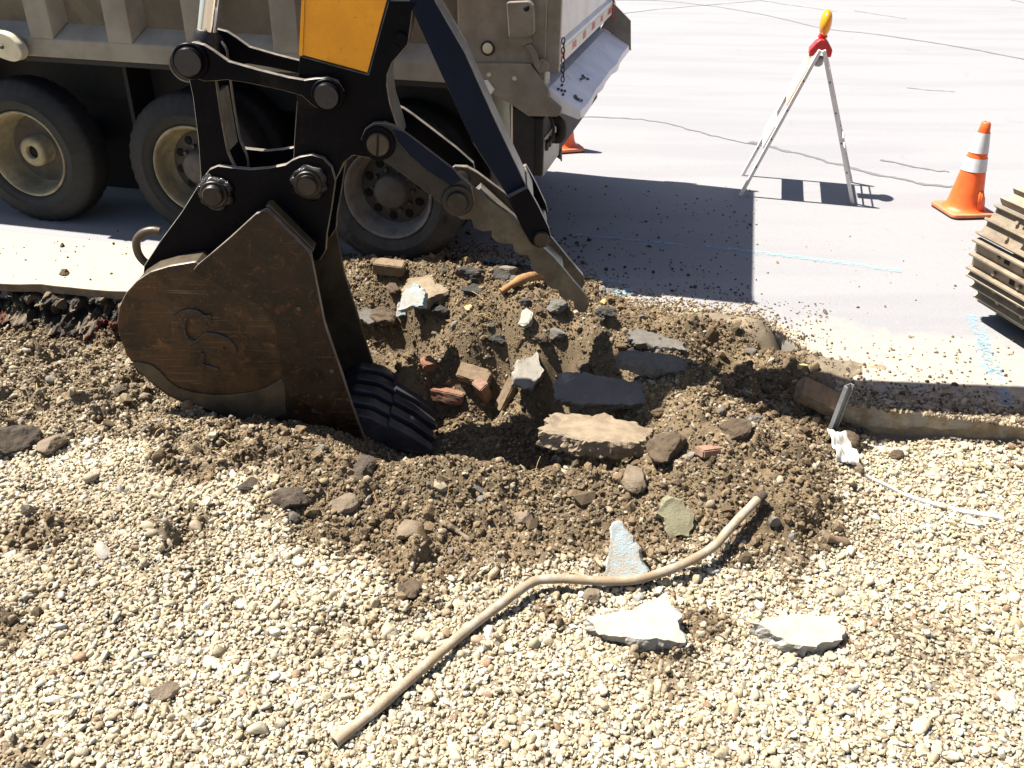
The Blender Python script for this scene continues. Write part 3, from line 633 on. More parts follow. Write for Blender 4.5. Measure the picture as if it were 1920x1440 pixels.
cheek = [(500, 391), (583, 473), (596, 540), (609, 605), (626, 655), (645, 710), (661, 760), (679, 808), (688, 830), (640, 812), (600, 800), (542, 780), (536, 735), (527, 680), (521, 640), (514, 600), (500, 578), (468, 560), (430, 545), (395, 525), (372, 514), (363, 505), (371, 495), (430, 446), (480, 400)]
eb(plate(MB(), cheek, -.016, -.001, [.05, .03] + [0] * 9 + [.02, 0, 0, 0, 0, .06, .02, 0, 0, .02, .03, .03, 0, 0], ref=0), 'cheek_plate', M['rust_dark'], bk, bevel=.005)
capb = MB(); plate(capb, [(495, 389), (503, 387), (586, 470), (583, 480), (577, 474)], .0265, .105, ref=0); eb(capb, 'top_lip', M['wear'], bk, bevel=.004)
wear = [(239, 678), (262, 677), (284, 682), (300, 694), (316, 712), (336, 726), (366, 735), (400, 739), (432, 739), (470, 734), (500, 725), (530, 708), (535, 722), (538, 772), (500, 793), (440, 782), (395, 768), (350, 753), (314, 735), (284, 712), (258, 690)]
eb(plate(MB(), wear, -.010, -.001, ref=0), 'wear_plate', M['wear'], bk, bevel=.004)
# raised maker's emblem: a fat C whose lower end runs into a hooked second letter
emb = MB()
def arc(cx, cy, rx, ry, a0, a1, n=18): return [(cx + rx * math.cos(math.radians(a0 + (a1 - a0) * i / n)), cy - ry * math.sin(math.radians(a0 + (a1 - a0) * i / n))) for i in range(n + 1)]
plate(emb, arc(357, 612, 35, 33, 52, 300) + [(384, 634)] + arc(366, 613, 19, 24, 305, 62), -.020, -.001, ref=0)
plate(emb, [(378, 587), (386, 591), (395, 589), (396, 606), (388, 604), (388, 611), (382, 609), (376, 596)], -.020, -.001, ref=0)
plate(emb, [(366, 638), (386, 622), (408, 625), (430, 634), (442, 648), (444, 663), (440, 664), (434, 652), (420, 645), (420, 655), (413, 659), (409, 650), (398, 655), (384, 650), (374, 645)], -.020, -.001, ref=0)
plate(emb, [(378, 660), (384, 662), (382, 682), (396, 686), (409, 690), (411, 693), (392, 691), (372, 683)], -.016, -.001, ref=0)
eb(emb, 'emblem', M['rust'], bk, bevel=.003)
for off, mt in ((.155, M['navy']), (BW - .195, M['navy'])):
    ear = [(268, 514), (270, 498), (300, 452), (340, 398), (380, 334), (392, 318), (408, 311), (440, 315), (470, 318), (505, 315), (535, 309), (548, 300), (562, 294), (584, 290), (606, 297), (622, 314), (629, 340), (622, 390), (613, 440), (611, 470), (600, 488), (583, 491), (560, 500), (500, 505), (420, 520), (340, 520)]
    o = eb(plate(MB(), ear, off, off + .04, ref=.155), 'ear_plate', mt, bk, bevel=.006, seg=3)
bx = MB(); plate(bx, [(270, 512), (330, 490), (500, 420), (560, 470), (520, 520), (330, 520)], .2, BW - .2, ref=.155); eb(bx, 'hinge_block', M['navy'], bk)
# lifting eye at the back of the bucket
ring = MB(); P = [A(a, b, .26) for a, b in [(300, 434), (284, 432), (266, 438), (256, 452), (258, 472), (268, 488), (284, 500)]]
S_ = spline(P, 6); ring.tube(S_, .021, 10); eb(ring, 'lifting_eye', M['wear'], bk)
for pxp, rr, name in (((405, 360), .062, 'bucket_pin'), ((580, 342), .062, 'stick_pin')):
    p = A(*pxp, .155); b = MB()
    b.cyl(p - AN * .075, p + AN * (BW - .31 + .075), .050, 28, bev=.006)
    b.cyl(p - AN * .030, p + AN * .0, rr * 1.30, 28, bev=.008); b.cyl(p - AN * .045, p - AN * .028, rr * 1.08, 28, bev=.004)
    eb(b, 'pivot_pin', M['pin'], bk)
    g = MB(); gn = lambda i, k_: float(fbm(np.array([k_ * .55 + pxp[0]]), np.array([i * .8]), 1.0, 3)[0]) * .030
    g.lathe([(rr * .98, -.032), (rr * 1.16, -.036), (rr * 1.34, -.018), (rr * 1.40, -.004), (rr * .98, -.0005)], p, AN, 36, True, 0, True, gn); eb(g, 'grease', M['grease'], bk)
# bolts on the cutting edges
for a, b in ((622, 695), (602, 743), (653, 748), (560, 578), (588, 770)):
    p = A(a, b, -.016); eb(MB().cyl(p - AN * .006, p + AN * .002, .012, 12), 'plate_bolt', M['wear'], bk)
for k_ in range(5):
    o0 = .035 + k_ * (BW - .07 - .085) / 4
    ad = MB(); plate(ad, [(618, 800), (648, 782), (692, 789), (728, 808), (734, 822), (724, 838), (700, 846), (650, 840)], o0 + .004, o0 + .081, [.02, .02, .02, .01, .01, .02, .02, .01], ref=0)
    t_ = eb(ad, 'tooth', M['teeth'], bk, bevel=.012, seg=3)
    tp = MB(); c0 = [A(*q, 0) for q in [(726, 802), (768, 824), (808, 852), (814, 861), (803, 864), (762, 856), (720, 842)]]
    V = []; wds = [.039, .036, .030, .028, .028, .036, .039]
    for q, wd in zip(c0, wds): V += [q + AN * (o0 + .0425 - wd), q + AN * (o0 + .0425 + wd)]
    n7 = 7; F = [tuple(range(0, 14, 2)), tuple(range(13, 0, -2))] + [(2 * i, 2 * i + 1, (2 * i + 3) % 14, (2 * i + 2) % 14) for i in range(n7)]
    tp.add(V, F); eb(tp, 'tooth_tip', M['teeth'], bk, bevel=.007, seg=3)

# ---- stick: yellow box section with black plates at its foot
S0, S1 = .20, BW - .20
st = MB()
top = [(556, -560), (760, -560)]
plate(st, [(566, 0), (726, 0), (690, 140), (561, 104)], S0 - .001, S1 + .001, ref=S0)
stick = eb(plate(MB(), [(690, -330), (840, -330), (727, 0), (690, 138), (561, 103), (566, 0)], S0 - .002, S1 + .002, ref=S0), 'stick', M['yellow'], bevel=.010, seg=3)
edge = MB(); plate(edge, [(566, 0), (572, 0), (568, 104), (561, 103)], S0 - .010, S0 - .0025, ref=S0); eb(edge, 'weld_edge', M['yellow'], stick)
foot = [(561, 104), (690, 139.5), (728, 0), (792, 0), (774, 22), (769, 60), (765, 84), (752, 100), (736, 118), (727, 140), (726, 160), (731, 192), (746, 240), (752, 262), (742, 292), (715, 300), (684, 296), (662, 292), (645, 306), (632, 335), (612, 372), (580, 385), (556, 365), (548, 320), (551, 260), (556, 190)]
eb(plate(MB(), foot, S0, S1, ref=S0), 'stick_foot', M['navy'], stick, bevel=.010, seg=3)
upp = MB(); plate(upp, [(728, 0), (792, 0), (880, -250), (842, -330)], S0 + .01, S1 - .01, ref=S0); eb(upp, 'thumb_bracket', M['navy'], stick, bevel=.006)
for (a, b), r_ in (((753, 72), .030),):
    p = A(a, b, S0); eb(MB().cyl(p - AN * .03, p + AN * .02, r_, 20, bev=.004), 'bracket_pin', M['navy'], stick)

# ---- bucket linkage
L0 = .165
gl_ = [(345, 84), (362, 79), (382, 84), (400, 95), (428, 115), (480, 130), (540, 145), (570, 150), (592, 147), (612, 145), (632, 152), (644, 172), (640, 192), (626, 206), (604, 208), (586, 198), (566, 180), (530, 170), (470, 157), (425, 150), (405, 152), (384, 153), (352, 144), (334, 122), (333, 100)]
for o_ in (L0 - .035, BW - L0): eb(plate(MB(), gl_, o_, o_ + .035, ref=L0 - .035), 'guide_link', M['navy'], bevel=.006, seg=3)
ll = [(338, 92), (358, 84), (384, 90), (400, 110), (404, 150), (414, 220), (426, 285), (442, 320), (446, 370), (425, 396), (396, 396), (372, 375), (376, 330), (371, 260), (361, 180), (352, 140), (336, 118)]
for o_ in (.205, BW - .245): eb(plate(MB(), ll, o_, o_ + .04, .02, ref=.205), 'bucket_link', M['navy'], bevel=.006, seg=3)
cr = MB(); plate(cr, [(392, 180), (404, 178), (424, 290), (412, 292)], .2455, BW - .2455, ref=.205); eb(cr, 'link_brace', M['navy'], bevel=.005)
for (a, b), o_, r_ in (((358, 114), L0 - .05, .064), ((615, 178), L0 - .05, .060)):
    p = A(a, b, L0 - .035); b_ = MB(); b_.cyl(p - AN * .045, p + AN * (BW - 2 * L0 + .07 + .045), r_, 28, bev=.006); b_.cyl(p - AN * .018, p - AN * .0005, r_ * 1.28, 28, bev=.005)
    q = eb(b_, 'link_pin', M['navy'])
    eb(MB().cyl(p - AN * .047, p - AN * .0455, r_ * .9, 24), 'pin_cap', M['grease'], q)
# bucket cylinder: chrome rod with its greasy eye, barrel out of sight above
ra, rb_ = A(384, 96, MID), A(410, -160, MID); rd = (rb_ - ra) / np.linalg.norm(rb_ - ra)
cy = eb(MB().cyl(ra + rd * .05, ra + rd * .75, .046, 32), 'cylinder_rod', M['chrome'])
eye = MB(); eye.cyl(ra - rd * .03, ra + rd * .10, .075, 28, r2=.052, bev=.006); pe = A(360, 114, MID); eye.cyl(pe - AN * .09, pe + AN * .09, .085, 30, bev=.01); eb(eye, 'rod_eye', M['pin'], cy)
eb(MB().cyl(ra + rd * .75, ra + rd * 1.9, .075, 32, bev=.01), 'cylinder_barrel', M['yellow'], cy)

# ---- thumb
T0 = .13
arm_up = [(676, 262), (684, 242), (700, 231), (722, 230), (742, 238), (760, 250), (800, 280), (850, 318), (884, 348), (890, 380), (868, 398), (846, 396), (820, 376), (770, 338), (720, 302), (688, 288)]
thumb = eb(plate(MB(), arm_up, T0, T0 + .04, ref=T0), 'thumb', M['thumb'], bevel=.006, seg=3)
eb(plate(MB(), arm_up, BW - T0 - .04, BW - T0, ref=T0), 'thumb_arm', M['navy'], thumb, bevel=.006, seg=3)
bl = MB(); plate(bl, [(735, 238), (760, 247), (852, 318), (866, 336), (846, 348), (800, 318), (768, 290), (745, 262)], T0 - .012, T0 - .0005, ref=T0); eb(bl, 'arm_overlay', M['blue_navy'], thumb, bevel=.004)
jaw = [(832, 372), (834, 352), (848, 343), (872, 345), (892, 356), (930, 384), (966, 410), (1004, 452), (1040, 484), (1076, 528), (1102, 558), (1105, 574), (1098, 586), (1086, 587), (1077, 576), (1074, 563), (1060, 562), (1049, 556), (1047, 544), (1034, 542), (1023, 532), (1021, 518), (1008, 514), (996, 504), (995, 490), (990, 479), (972, 478), (964, 470), (962, 458), (946, 458), (930, 454), (922, 444), (922, 433), (905, 434), (890, 428), (884, 412), (866, 412), (846, 400)]
for o_ in (T0 + .045, BW - T0 - .085): eb(plate(MB(), jaw, o_, o_ + .04, ref=T0 + .045), 'thumb_jaw', M['jaw'], thumb, bevel=.005)
cb_ = MB(); plate(cb_, [(900, 375), (1060, 520), (1048, 530), (888, 385)], T0 + .0855, BW - T0 - .0855, ref=T0 + .045); eb(cb_, 'jaw_web', M['thumb'], thumb)
for (a, b), o_, r_, mt in (((710, 268), T0, .054, M['wear']), ((858, 376), T0, .052, M['pin'])):
    p = A(a, b, o_); b_ = MB(); b_.cyl(p - AN * .04, p + AN * (BW - 2 * T0 + .04), r_, 28, bev=.004)
    q = eb(b_, 'thumb_pin', mt, thumb)
    b2 = MB(); b2.cyl(p - AN * .016, p - AN * .0005, r_ * 1.5, 28, bev=.004); eb(b2, 'pin_collar', M['navy'] if a == 710 else M['thumb'], thumb)
    if a == 710:
        t_ = MB(); up_ = np.array([0.1, 0, 1.0]); up_ /= np.linalg.norm(up_)
        t_.prism([p - AN * .0405 + up_ * .05 - AE * .005, p - AN * .0405 + up_ * .05 + AE * .005, p - AN * .0405 - up_ * .05 + AE * .005, p - AN * .0405 - up_ * .05 - AE * .005], -AN * .002); eb(t_, 'pin_slot', M['hole'], thumb)
# stiff arm holding the thumb
bar = [(772, 18), (744, -60), (790, -75), (818, 5), (872, 98), (932, 232), (988, 350), (996, 368), (955, 380), (950, 366), (886, 268)]
sb = eb(plate(MB(), bar, .20, BW - .20, ref=.20), 'thumb_strut', M['blue_navy'], bevel=.008, seg=3)
end = [(952, 372), (990, 352), (1010, 388), (1030, 430), (1034, 448), (1026, 462), (1010, 466), (996, 458), (980, 432)]
for o_ in (T0 + .0, BW - T0 - .04): eb(plate(MB(), end, o_, o_ + .0445, .008, ref=T0), 'strut_clevis', M['navy'], sb, bevel=.005)
pl = MB(); plate(pl, [(950, 366), (989, 346), (1001, 372), (962, 392)], .175, BW - .175, ref=.20); eb(pl, 'strut_joint', M['navy'], sb)
p = A(1015, 447, T0); b_ = MB(); b_.cyl(p - AN * .03, p + AN * (BW - 2 * T0 + .03), .040, 24, bev=.004); eb(b_, 'strut_pin', M['pin'], sb)

# ---- boom, house and tracks (mostly outside the picture on the right)
def AW(s, z, off=MID): return AP + AE * s + AN * off + np.array([0, 0, z])
stk_top = A(765, -330, MID); s_top = (stk_top - AP) @ AE
hd = AW(s_top, stk_top[2]); BA = AE.copy(); BN = np.array([-BA[1], BA[0], 0])
def BP(s, z, off): return np.array([hd[0], hd[1], 0]) + BA * s + BN * off + np.array([0, 0, z])
bo = MB()
bo.prism([BP(a, z, -.14) for a, z in [(-.5, stk_top[2] - .1), (.35, stk_top[2] + .05), (2.3, 3.55), (4.6, 1.6), (4.85, 1.85), (2.4, 4.05), (.3, stk_top[2] + .38), (-.55, stk_top[2] + .2)]], BN * .28)
boom = eb(bo, 'boom', M['yellow'], bevel=.012)
sc_ = MB(); sc_.prism([AW(s_top - .22, stk_top[2] - .10, .21), AW(s_top + .28, stk_top[2] - .10, .19), AW(s_top + .62, stk_top[2] + .5, .19), AW(s_top + .30, stk_top[2] + .62, .19), AW(s_top - .1, stk_top[2] + .25, .19)], AN * .32); eb(sc_, 'stick_head', M['yellow'], stick, bevel=.01)
hc = MB(); hc.cyl(BP(3.9, 1.5, 0), BP(2.4, 3.6, 0), .09, 24); eb(hc, 'boom_cylinder', M['yellow'], boom)
TA = np.array([math.cos(math.radians(14)), math.sin(math.radians(14)), 0]); TN = np.array([-TA[1], TA[0], 0])
tip = gz(1822, 468, .44); RTR = .40; LTR = 2.55; WTR = .60
tc0 = tip + TA * (RTR + .03); tc0[2] = .0        # far face of the leading idler
ctr = tc0 + TA * LTR / 2 - TN * (WTR / 2 + 1.2)
hs = MB()
def HP(a, b, z): return ctr + TA * a + TN * b + np.array([0, 0, z])
def hbox(mb, a0, a1, b0, b1, z0, z1):
    V = [HP(a, b, z) for z in (z0, z1) for a, b in ((a0, b0), (a1, b0), (a1, b1), (a0, b1))]
    return mb.add(V, [(0, 3, 2, 1), (4, 5, 6, 7), (0, 1, 5, 4), (1, 2, 6, 5), (2, 3, 7, 6), (3, 0, 4, 7)])
house = eb(hbox(MB(), -.6, 2.2, -1.25, 1.25, 1.05, 1.95), 'engine_house', M['yellow'], bevel=.04)
eb(hbox(MB(), 1.9, 2.45, -1.2, 1.2, 1.0, 2.1), 'counterweight', M['navy'], house, bevel=.08)
cabp = eb(hbox(MB(), -1.35, .25, -1.25, -.35, 1.05, 2.85), 'cab', M['yellow'], bevel=.06)
eb(hbox(MB(), -1.37, -1.34, -1.15, -.45, 1.5, 2.7), 'cab_window', M['glass'], cabp)
eb(hbox(MB(), -.9, .9, -.9, .9, .35, 1.03), 'undercarriage', M['navy'], bevel=.03)
# one shoe: plate with three grousers, bolts and two mud holes; sh_x along travel, y across the track, z outward
per = 2 * LTR + 2 * math.pi * RTR; NS = 38; pitch_ = per / NS
sm_ = MB(); h = pitch_ / 2 - .004
sm_.box((-h, 0, -.012), (h, WTR, .010))
for gx_ in (-h + .010, 0.0, h - .010):
    sm_.add([(gx_ - .012, 0, .010), (gx_ + .012, 0, .010), (gx_ + .006, 0, .045), (gx_ - .006, 0, .045), (gx_ - .012, WTR, .010), (gx_ + .012, WTR, .010), (gx_ + .006, WTR, .045), (gx_ - .006, WTR, .045)],
            [(0, 3, 2, 1), (4, 5, 6, 7), (1, 2, 6, 5), (2, 3, 7, 6), (3, 0, 4, 7)])
for bx_, by_ in ((-h / 2, .20), (-h / 2, .40), (h / 2, .20), (h / 2, .40)): sm_.cyl((bx_, by_, .008), (bx_, by_, .028), .013, 8)
for hx, hy in ((-h / 2, .265), (h / 2, .335)): sm_.box((hx - .016, hy - .022, .0095), (hx + .016, hy + .022, .0115), 1)
shoe0 = sm_.build('track_shoe', [M['track'], M['hole']], None, fix=False, bevel=.003, seg=1)
first = True
for sgn in (1, -1):
    base = tc0 - TN * (0 if sgn > 0 else 2.4) ; tr = MB()
    fa = base - TN * .16
    tr.prism(fillet([fa + np.array([0, 0, .07]) - TA * .30, fa + np.array([0, 0, .72]) - TA * .28, fa + TA * (LTR + .28) + np.array([0, 0, .72]), fa + TA * (LTR + .3) + np.array([0, 0, .07])], .3, 8), -TN * .28)
    trk = eb(tr, 'track', M['track_dark'])
    if sgn > 0: trk['label'] = 'dusty crawler track with ribbed steel shoes'
    for i in range(NS):
        s_ = i * pitch_
        if s_ < LTR: pos = (s_, 0.0); tn = (1, 0); 
        elif s_ < LTR + math.pi * RTR: a_ = (s_ - LTR) / RTR; pos = (LTR + RTR * math.sin(a_), RTR - RTR * math.cos(a_)); tn = (math.cos(a_), math.sin(a_))
        elif s_ < 2 * LTR + math.pi * RTR: pos = (LTR - (s_ - LTR - math.pi * RTR), 2 * RTR); tn = (-1, 0)
        else: a_ = (s_ - 2 * LTR - math.pi * RTR) / RTR; pos = (-RTR * math.sin(a_), RTR + RTR * math.cos(a_)); tn = (-math.cos(a_), -math.sin(a_))
        o_ = shoe0 if first else shoe0.copy(); 
        if not first: COL.objects.link(o_)
        first = False
        t3 = TA * tn[0] + np.array([0, 0, tn[1]]); no = TA * tn[1] + np.array([0, 0, -tn[0]])
        c3 = base + TA * pos[0] + np.array([0, 0, pos[1] + .046]) - XB
        y3 = -TN; x3 = np.cross(y3, no)
        o_.parent = trk
        o_.matrix_local = Matrix(((x3[0], y3[0], no[0], c3[0]), (x3[1], y3[1], no[1], c3[1]), (x3[2], y3[2], no[2], c3[2]), (0, 0, 0, 1)))

# ================================================================== THE DUMP TRUCK (X = to its tail, Y = away from us, Z = up)
PSI = .2253; WO = np.array([-.804, 5.785, 0.0])
EX = np.array([math.cos(PSI), -math.sin(PSI), 0]); EY = np.array([math.sin(PSI), math.cos(PSI), 0])
tk = empty('dump_truck', WO, -PSI)
tag(tk, 'dusty dump truck with ribbed metal body standing on the road behind the bucket', 'truck')
def T(px, py, Y=0.0):
    p = onplane(px, py, WO + EY * Y, EY) - WO; return np.array([p @ EX, Y, p[2]])
def TX(px, py, X):
    p = onplane(px, py, WO + EX * X, EX) - WO; return np.array([X, p @ EY, p[2]])
def tp_(mb, px, Y0, Y1, r=0.0, ref=0.0):
    P = [T(a, b, ref) * np.array([1, 0, 1]) + np.array([0, Y0, 0]) for a, b in px]
    if r: P = fillet(P, r, 4)
    return mb.prism(P, (0, Y1 - Y0, 0))
def tb(mb, name, mat, parent=tk, **kw): return mb.build(name, mat, parent, fix=True, **kw)
LF, ZT, WT = -5.2, 2.52, 2.36
body = MB(); body.box((LF, .10, 1.40), (.46, .13, ZT)); body.box((LF, WT - .13, 1.40), (.98, WT - .10, ZT)); body.box((LF, .13, 1.30), (1.045, WT - .13, 1.36)); body.box((LF, .13, 1.36), (LF + .04, WT - .13, ZT))
bd = tb(body, 'body', M['truck_panel'])
rl = MB(); rl.add([(LF, 0, 1.198), (.46, 0, 1.198), (.46, 0, 1.314), (LF, 0, 1.314), (LF, .11, 1.41), (.46, .11, 1.41), (LF, .16, 1.198), (.46, .16, 1.198)], [(0, 1, 2, 3), (3, 2, 5, 4), (0, 6, 7, 1), (1, 7, 5, 2), (0, 3, 4, 6)])
tb(rl, 'side_rail', M['truck'], bevel=.006)
tr_ = MB(); tr_.box((LF, -.01, ZT), (.98, .14, ZT + .10)); tb(tr_, 'top_rail', M['truck'], bevel=.008)
rl2 = MB(); rl2.box((LF, WT - .10, 1.2), (.98, WT, ZT + .1)); tb(rl2, 'far_side', M['truck'])
x0s = [T(57, 70)[0], T(203, 79)[0], T(350, 86)[0], T(513, 96)[0]]; dx = (x0s[3] - x0s[0]) / 3
for i in range(-4, 5):
    xa = x0s[0] + dx * i if not 0 <= i < 4 else x0s[i]
    if xa < LF + .1 or xa > .3: continue
    rbm = MB(); rbm.add([(xa, .0, 1.3145), (xa + .175, .0, 1.3145), (xa + .175, .0, ZT), (xa, .0, ZT), (xa - .0, .10, 1.41), (xa + .235, .10, 1.41), (xa + .235, .10, ZT), (xa - .0, .10, ZT)], [(0, 1, 2, 3), (1, 5, 6, 2), (0, 3, 7, 4), (0, 4, 5, 1)])
    tb(rbm, 'side_rib', M['truck'], bevel=.005)
post = MB(); post.box((.46, -.004, 1.198), (1.0, .14, ZT + .1)); po = tb(post, 'rear_post', M['truck_metal'], bevel=.008)
p = T(915, 90); lm_ = MB(); lm_.lathe([(.043, .004), (.043, -.012), (.036, -.016), (.034, -.012)], p, (0, 1, 0), 28); lo = tb(lm_, 'marker_light', M['black'], po)
l2 = MB(); l2.lathe([(0, -.022), (.02, -.020), (.030, -.015), (.034, -.008)], p, (0, 1, 0), 28); tb(l2, 'light_lens', M['lens'], po)
bb = MB(); tp_(bb, [(949, 4), (992, 2), (1001, 12), (1003, 61), (995, 69), (954, 72)], -.09, -.0045, .015, ref=-.09); tb(bb, 'latch_box', M['truck_metal'], po, bevel=.006)
p = T(987, 15, -.09); tb(MB().lathe([(0, -.002), (.018, -.002), (.018, .001)], p, (0, 1, 0), 16), 'box_hole', M['hole'], po)
d_ = MB(); tp_(d_, [(950, 71), (996, 69), (1000, 80), (972, 86), (958, 80)], -.03, -.0045, ref=-.03); tb(d_, 'weld_tab', M['truck_metal'], po)
lv = MB(); tp_(lv, [(985, 85), (995, 82), (1006, 98), (1012, 120), (1010, 130), (1003, 126), (996, 100)], -.04, -.0045, ref=-.04); tb(lv, 'latch_lever', M['truck_metal'], po, bevel=.004)
bp_ = MB(); tp_(bp_, [(868, 119), (940, 119), (994, 119.5), (1012, 145), (1029, 167), (1030, 184), (1052, 203), (1050, 215), (1044, 219), (990, 218), (954, 193), (925, 178), (893, 168)], -.035, -.0045, ref=-.035)
bp2 = tb(bp_, 'rear_bracket', M['truck_metal'], po, bevel=.004)
for a, b in ((917, 140), (965, 147)):
    p = T(a, b, -.035); tb(MB().lathe([(0, -.016), (.009, -.015), (.013, -.008), (.014, .001)], p, (0, 1, 0), 16), 'bolt_head', M['lens'], po)
gs = MB(); tp_(gs, [(905, 152), (914, 150), (927, 168), (918, 180), (906, 166)], -.05, -.036, ref=-.05); tb(gs, 'bracket_gusset', M['truck_pale'], po, bevel=.003)
p = T(1018, 122, 0); hg = MB(); hg.cyl(p + np.array([0, -.03, 0]), p + np.array([0, .10, 0]), .042, 24, bev=.004); tb(hg, 'tailgate_hinge', M['truck_metal'], po)
# tailgate with side channels, sill and reflective tape
XG = 1.068
tg = MB(); tg.box((XG - .05, .02, 1.45), (XG - .02, WT - .02, ZT)); tgo = tb(tg, 'tailgate', M['truck_pale'], bevel=.005)
si = MB(); si.add([(XG - .05, .035, 1.325), (XG, .035, 1.325), (XG, .035, 1.43), (XG - .03, .035, 1.455), (XG - .05, WT - .035, 1.325), (XG, WT - .035, 1.325), (XG, WT - .035, 1.43), (XG - .03, WT - .035, 1.455)], [(0, 1, 2, 3), (7, 6, 5, 4), (1, 5, 6, 2), (2, 6, 7, 3), (0, 4, 5, 1), (0, 3, 7, 4)]); sio = tb(si, 'tailgate_sill', M['truck_pale'], tgo, bevel=.003)
for y0, y1 in ((-.005, .034), (WT - .034, WT + .005)):
    b = MB(); b.box((XG - .07, y0, 1.30), (XG + .012, y1, ZT)); tb(b, 'side_channel', M['truck_metal'], tgo, bevel=.005)
tape = MB(); tape.box((XG + .001, .06, 1.345), (XG + .0025, WT - .06, 1.405)); tb(tape, 'reflective_tape', M['tape_pale'], tgo)
y = .10; rs = random.Random(4); tr2 = MB()
while y < WT - .2:                                   # broken red figures worn to strokes
    for q in range(rs.choice([3, 4, 4, 5])):
        wd = rs.uniform(.018, .036); tr2.box((XG + .003, y, 1.348 + rs.uniform(0, .01)), (XG + .004, y + wd, 1.402 - rs.uniform(0, .012))); y += wd + rs.uniform(.008, .014)
    y += rs.uniform(.20, .27)
tb(tr2, 'tape_marks', M['tape_red'], tgo)
ch = MB(); p = np.array([XG + .02, .05, 1.47])
for i in range(9):
    c0 = p + np.array([.004 * (i % 2), .004 * i, -.028 * i]); ch.tube([c0 + np.array([0, .010 * math.cos(t) if i % 2 else 0, .018 * math.sin(t)]) + np.array([.010 * math.cos(t) if not i % 2 else 0, 0, 0]) for t in np.linspace(0, 6.28, 11)], .0035, 6)
tb(ch, 'chain', M['black'], tgo)
ch = MB()
for i in range(9):
    c0 = np.array([XG + .02, WT - .12 + .006 * i, 1.52 - .026 * i]); ch.tube([c0 + np.array([.010 * math.cos(t) if not i % 2 else 0, .010 * math.cos(t) if i % 2 else 0, .018 * math.sin(t)]) for t in np.linspace(0, 6.28, 11)], .0035, 6)
tb(ch, 'chain', M['tape_red'], tgo)
# spill tray under the tailgate with a battered lip
na = 40; V = []; rs = np.random.default_rng(5)
for i in range(na + 1):
    t = i / na; yy = .0 + WT * t; q = .006 * math.sin(t * 21) + .003 * math.sin(t * 37 + 1); dip = .018 * max(0, math.sin(t * math.pi * 3.5)) 
    V += [(.86, yy, 1.235), (1.02, yy, 1.205), (1.215 + q, yy, 1.085 - dip + q), (1.222 + q, yy, 1.045 - dip), (1.205 + q, yy, 1.035 - dip), (.90, yy, 1.13)]
F = [(6 * i + k_, 6 * i + 6 + k_, 6 * i + 6 + (k_ + 1) % 6, 6 * i + (k_ + 1) % 6) for i in range(na) for k_ in range(6)] + [(0, 1, 2, 3, 4, 5), tuple(6 * na + k_ for k_ in (5, 4, 3, 2, 1, 0))]
ap = tb(MB().add(V, F), 'spill_tray', M['apron'])
tear = MB()
for c_, dxy in (((1.12, .72, 1.148), (.05, .14)), ((1.08, .10, 1.172), (.07, .10)), ((1.17, .16, 1.118), (.05, .05))):
    for q in range(5): 
        yy = c_[1] + rng.uniform(-.5, .5) * dxy[1] * 2; xx = c_[0] + rng.uniform(-.5, .5) * dxy[0]; zz = 1.205 - (xx - 1.02) * .615 + .003
        tear.add([(xx, yy, zz), (xx + .012, yy + .02, zz - .0074 + .001), (xx + .006, yy + .07, zz - .0037 + .001), (xx - .006, yy + .05, zz + .0037 + .001)], [(0, 1, 2, 3)])
tb(tear, 'tar_stain', M['black'], ap)
fe = MB(); fe.add([(.98, WT, 1.21), (1.24, WT, 1.05), (1.22, WT, 1.28), (1.08, WT, 1.40), (.98, WT + .02, 1.21), (1.24, WT + .02, 1.05), (1.22, WT + .02, 1.28), (1.08, WT + .02, 1.40)], [(0, 3, 2, 1), (4, 5, 6, 7), (0, 1, 5, 4), (1, 2, 6, 5), (2, 3, 7, 6), (3, 0, 4, 7)]); tb(fe, 'tray_end', M['truck_metal'], ap)
# frame, axles, rear lights, mudflaps, hitch
fr_ = MB(); fr_.box((LF, .62, .80), (.95, .70, 1.10)); fr_.box((LF, WT - .70, .80), (.95, WT - .62, 1.10)); fr_.box((LF, .70, 1.12), (.9, WT - .70, 1.28)); tb(fr_, 'chassis', M['under'])
lp_ = MB(); lp_.box((.80, .02, .66), (.99, WT - .02, 1.02)); lp = tb(lp_, 'rear_crossmember', M['under'], bevel=.01)
ep = MB(); tp_(ep, [(955, 196), (992, 219), (1001, 222), (1000, 318), (998, 331), (990, 331), (975, 322), (957, 270)], .0, .018, ref=0); tb(ep, 'end_plate', M['under'], lp, bevel=.004)
pp = MB(); pp.box((.992, .03, .66), (.998, .55, .90)); pq = tb(pp, 'light_panel', M['truck_metal'], lp)
for yy in (.10, .19, .28):
    q = MB(); q.lathe([(.036, -.002), (.036, .010), (.028, .014), (0, .016)], (.998, yy, .84), (1, 0, 0), 20); tb(q, 'tail_light', M['black'], lp)
hk = MB(); hk.tube(spline([(.97, .35, .94), (1.0, .35, .94), (1.04, .35, .91), (1.045, .35, .85), (1.02, .35, .82), (.98, .35, .83)], 5), [.035] * 26, 12); tb(hk, 'tow_hook', M['black'], lp)
hk = MB(); hk.tube(spline([(1.02, .06, 1.03), (1.05, .05, .96), (1.04, .05, .90), (1.0, .08, .86)], 5), .010, 8); tb(hk, 'light_cable', M['black'], lp)
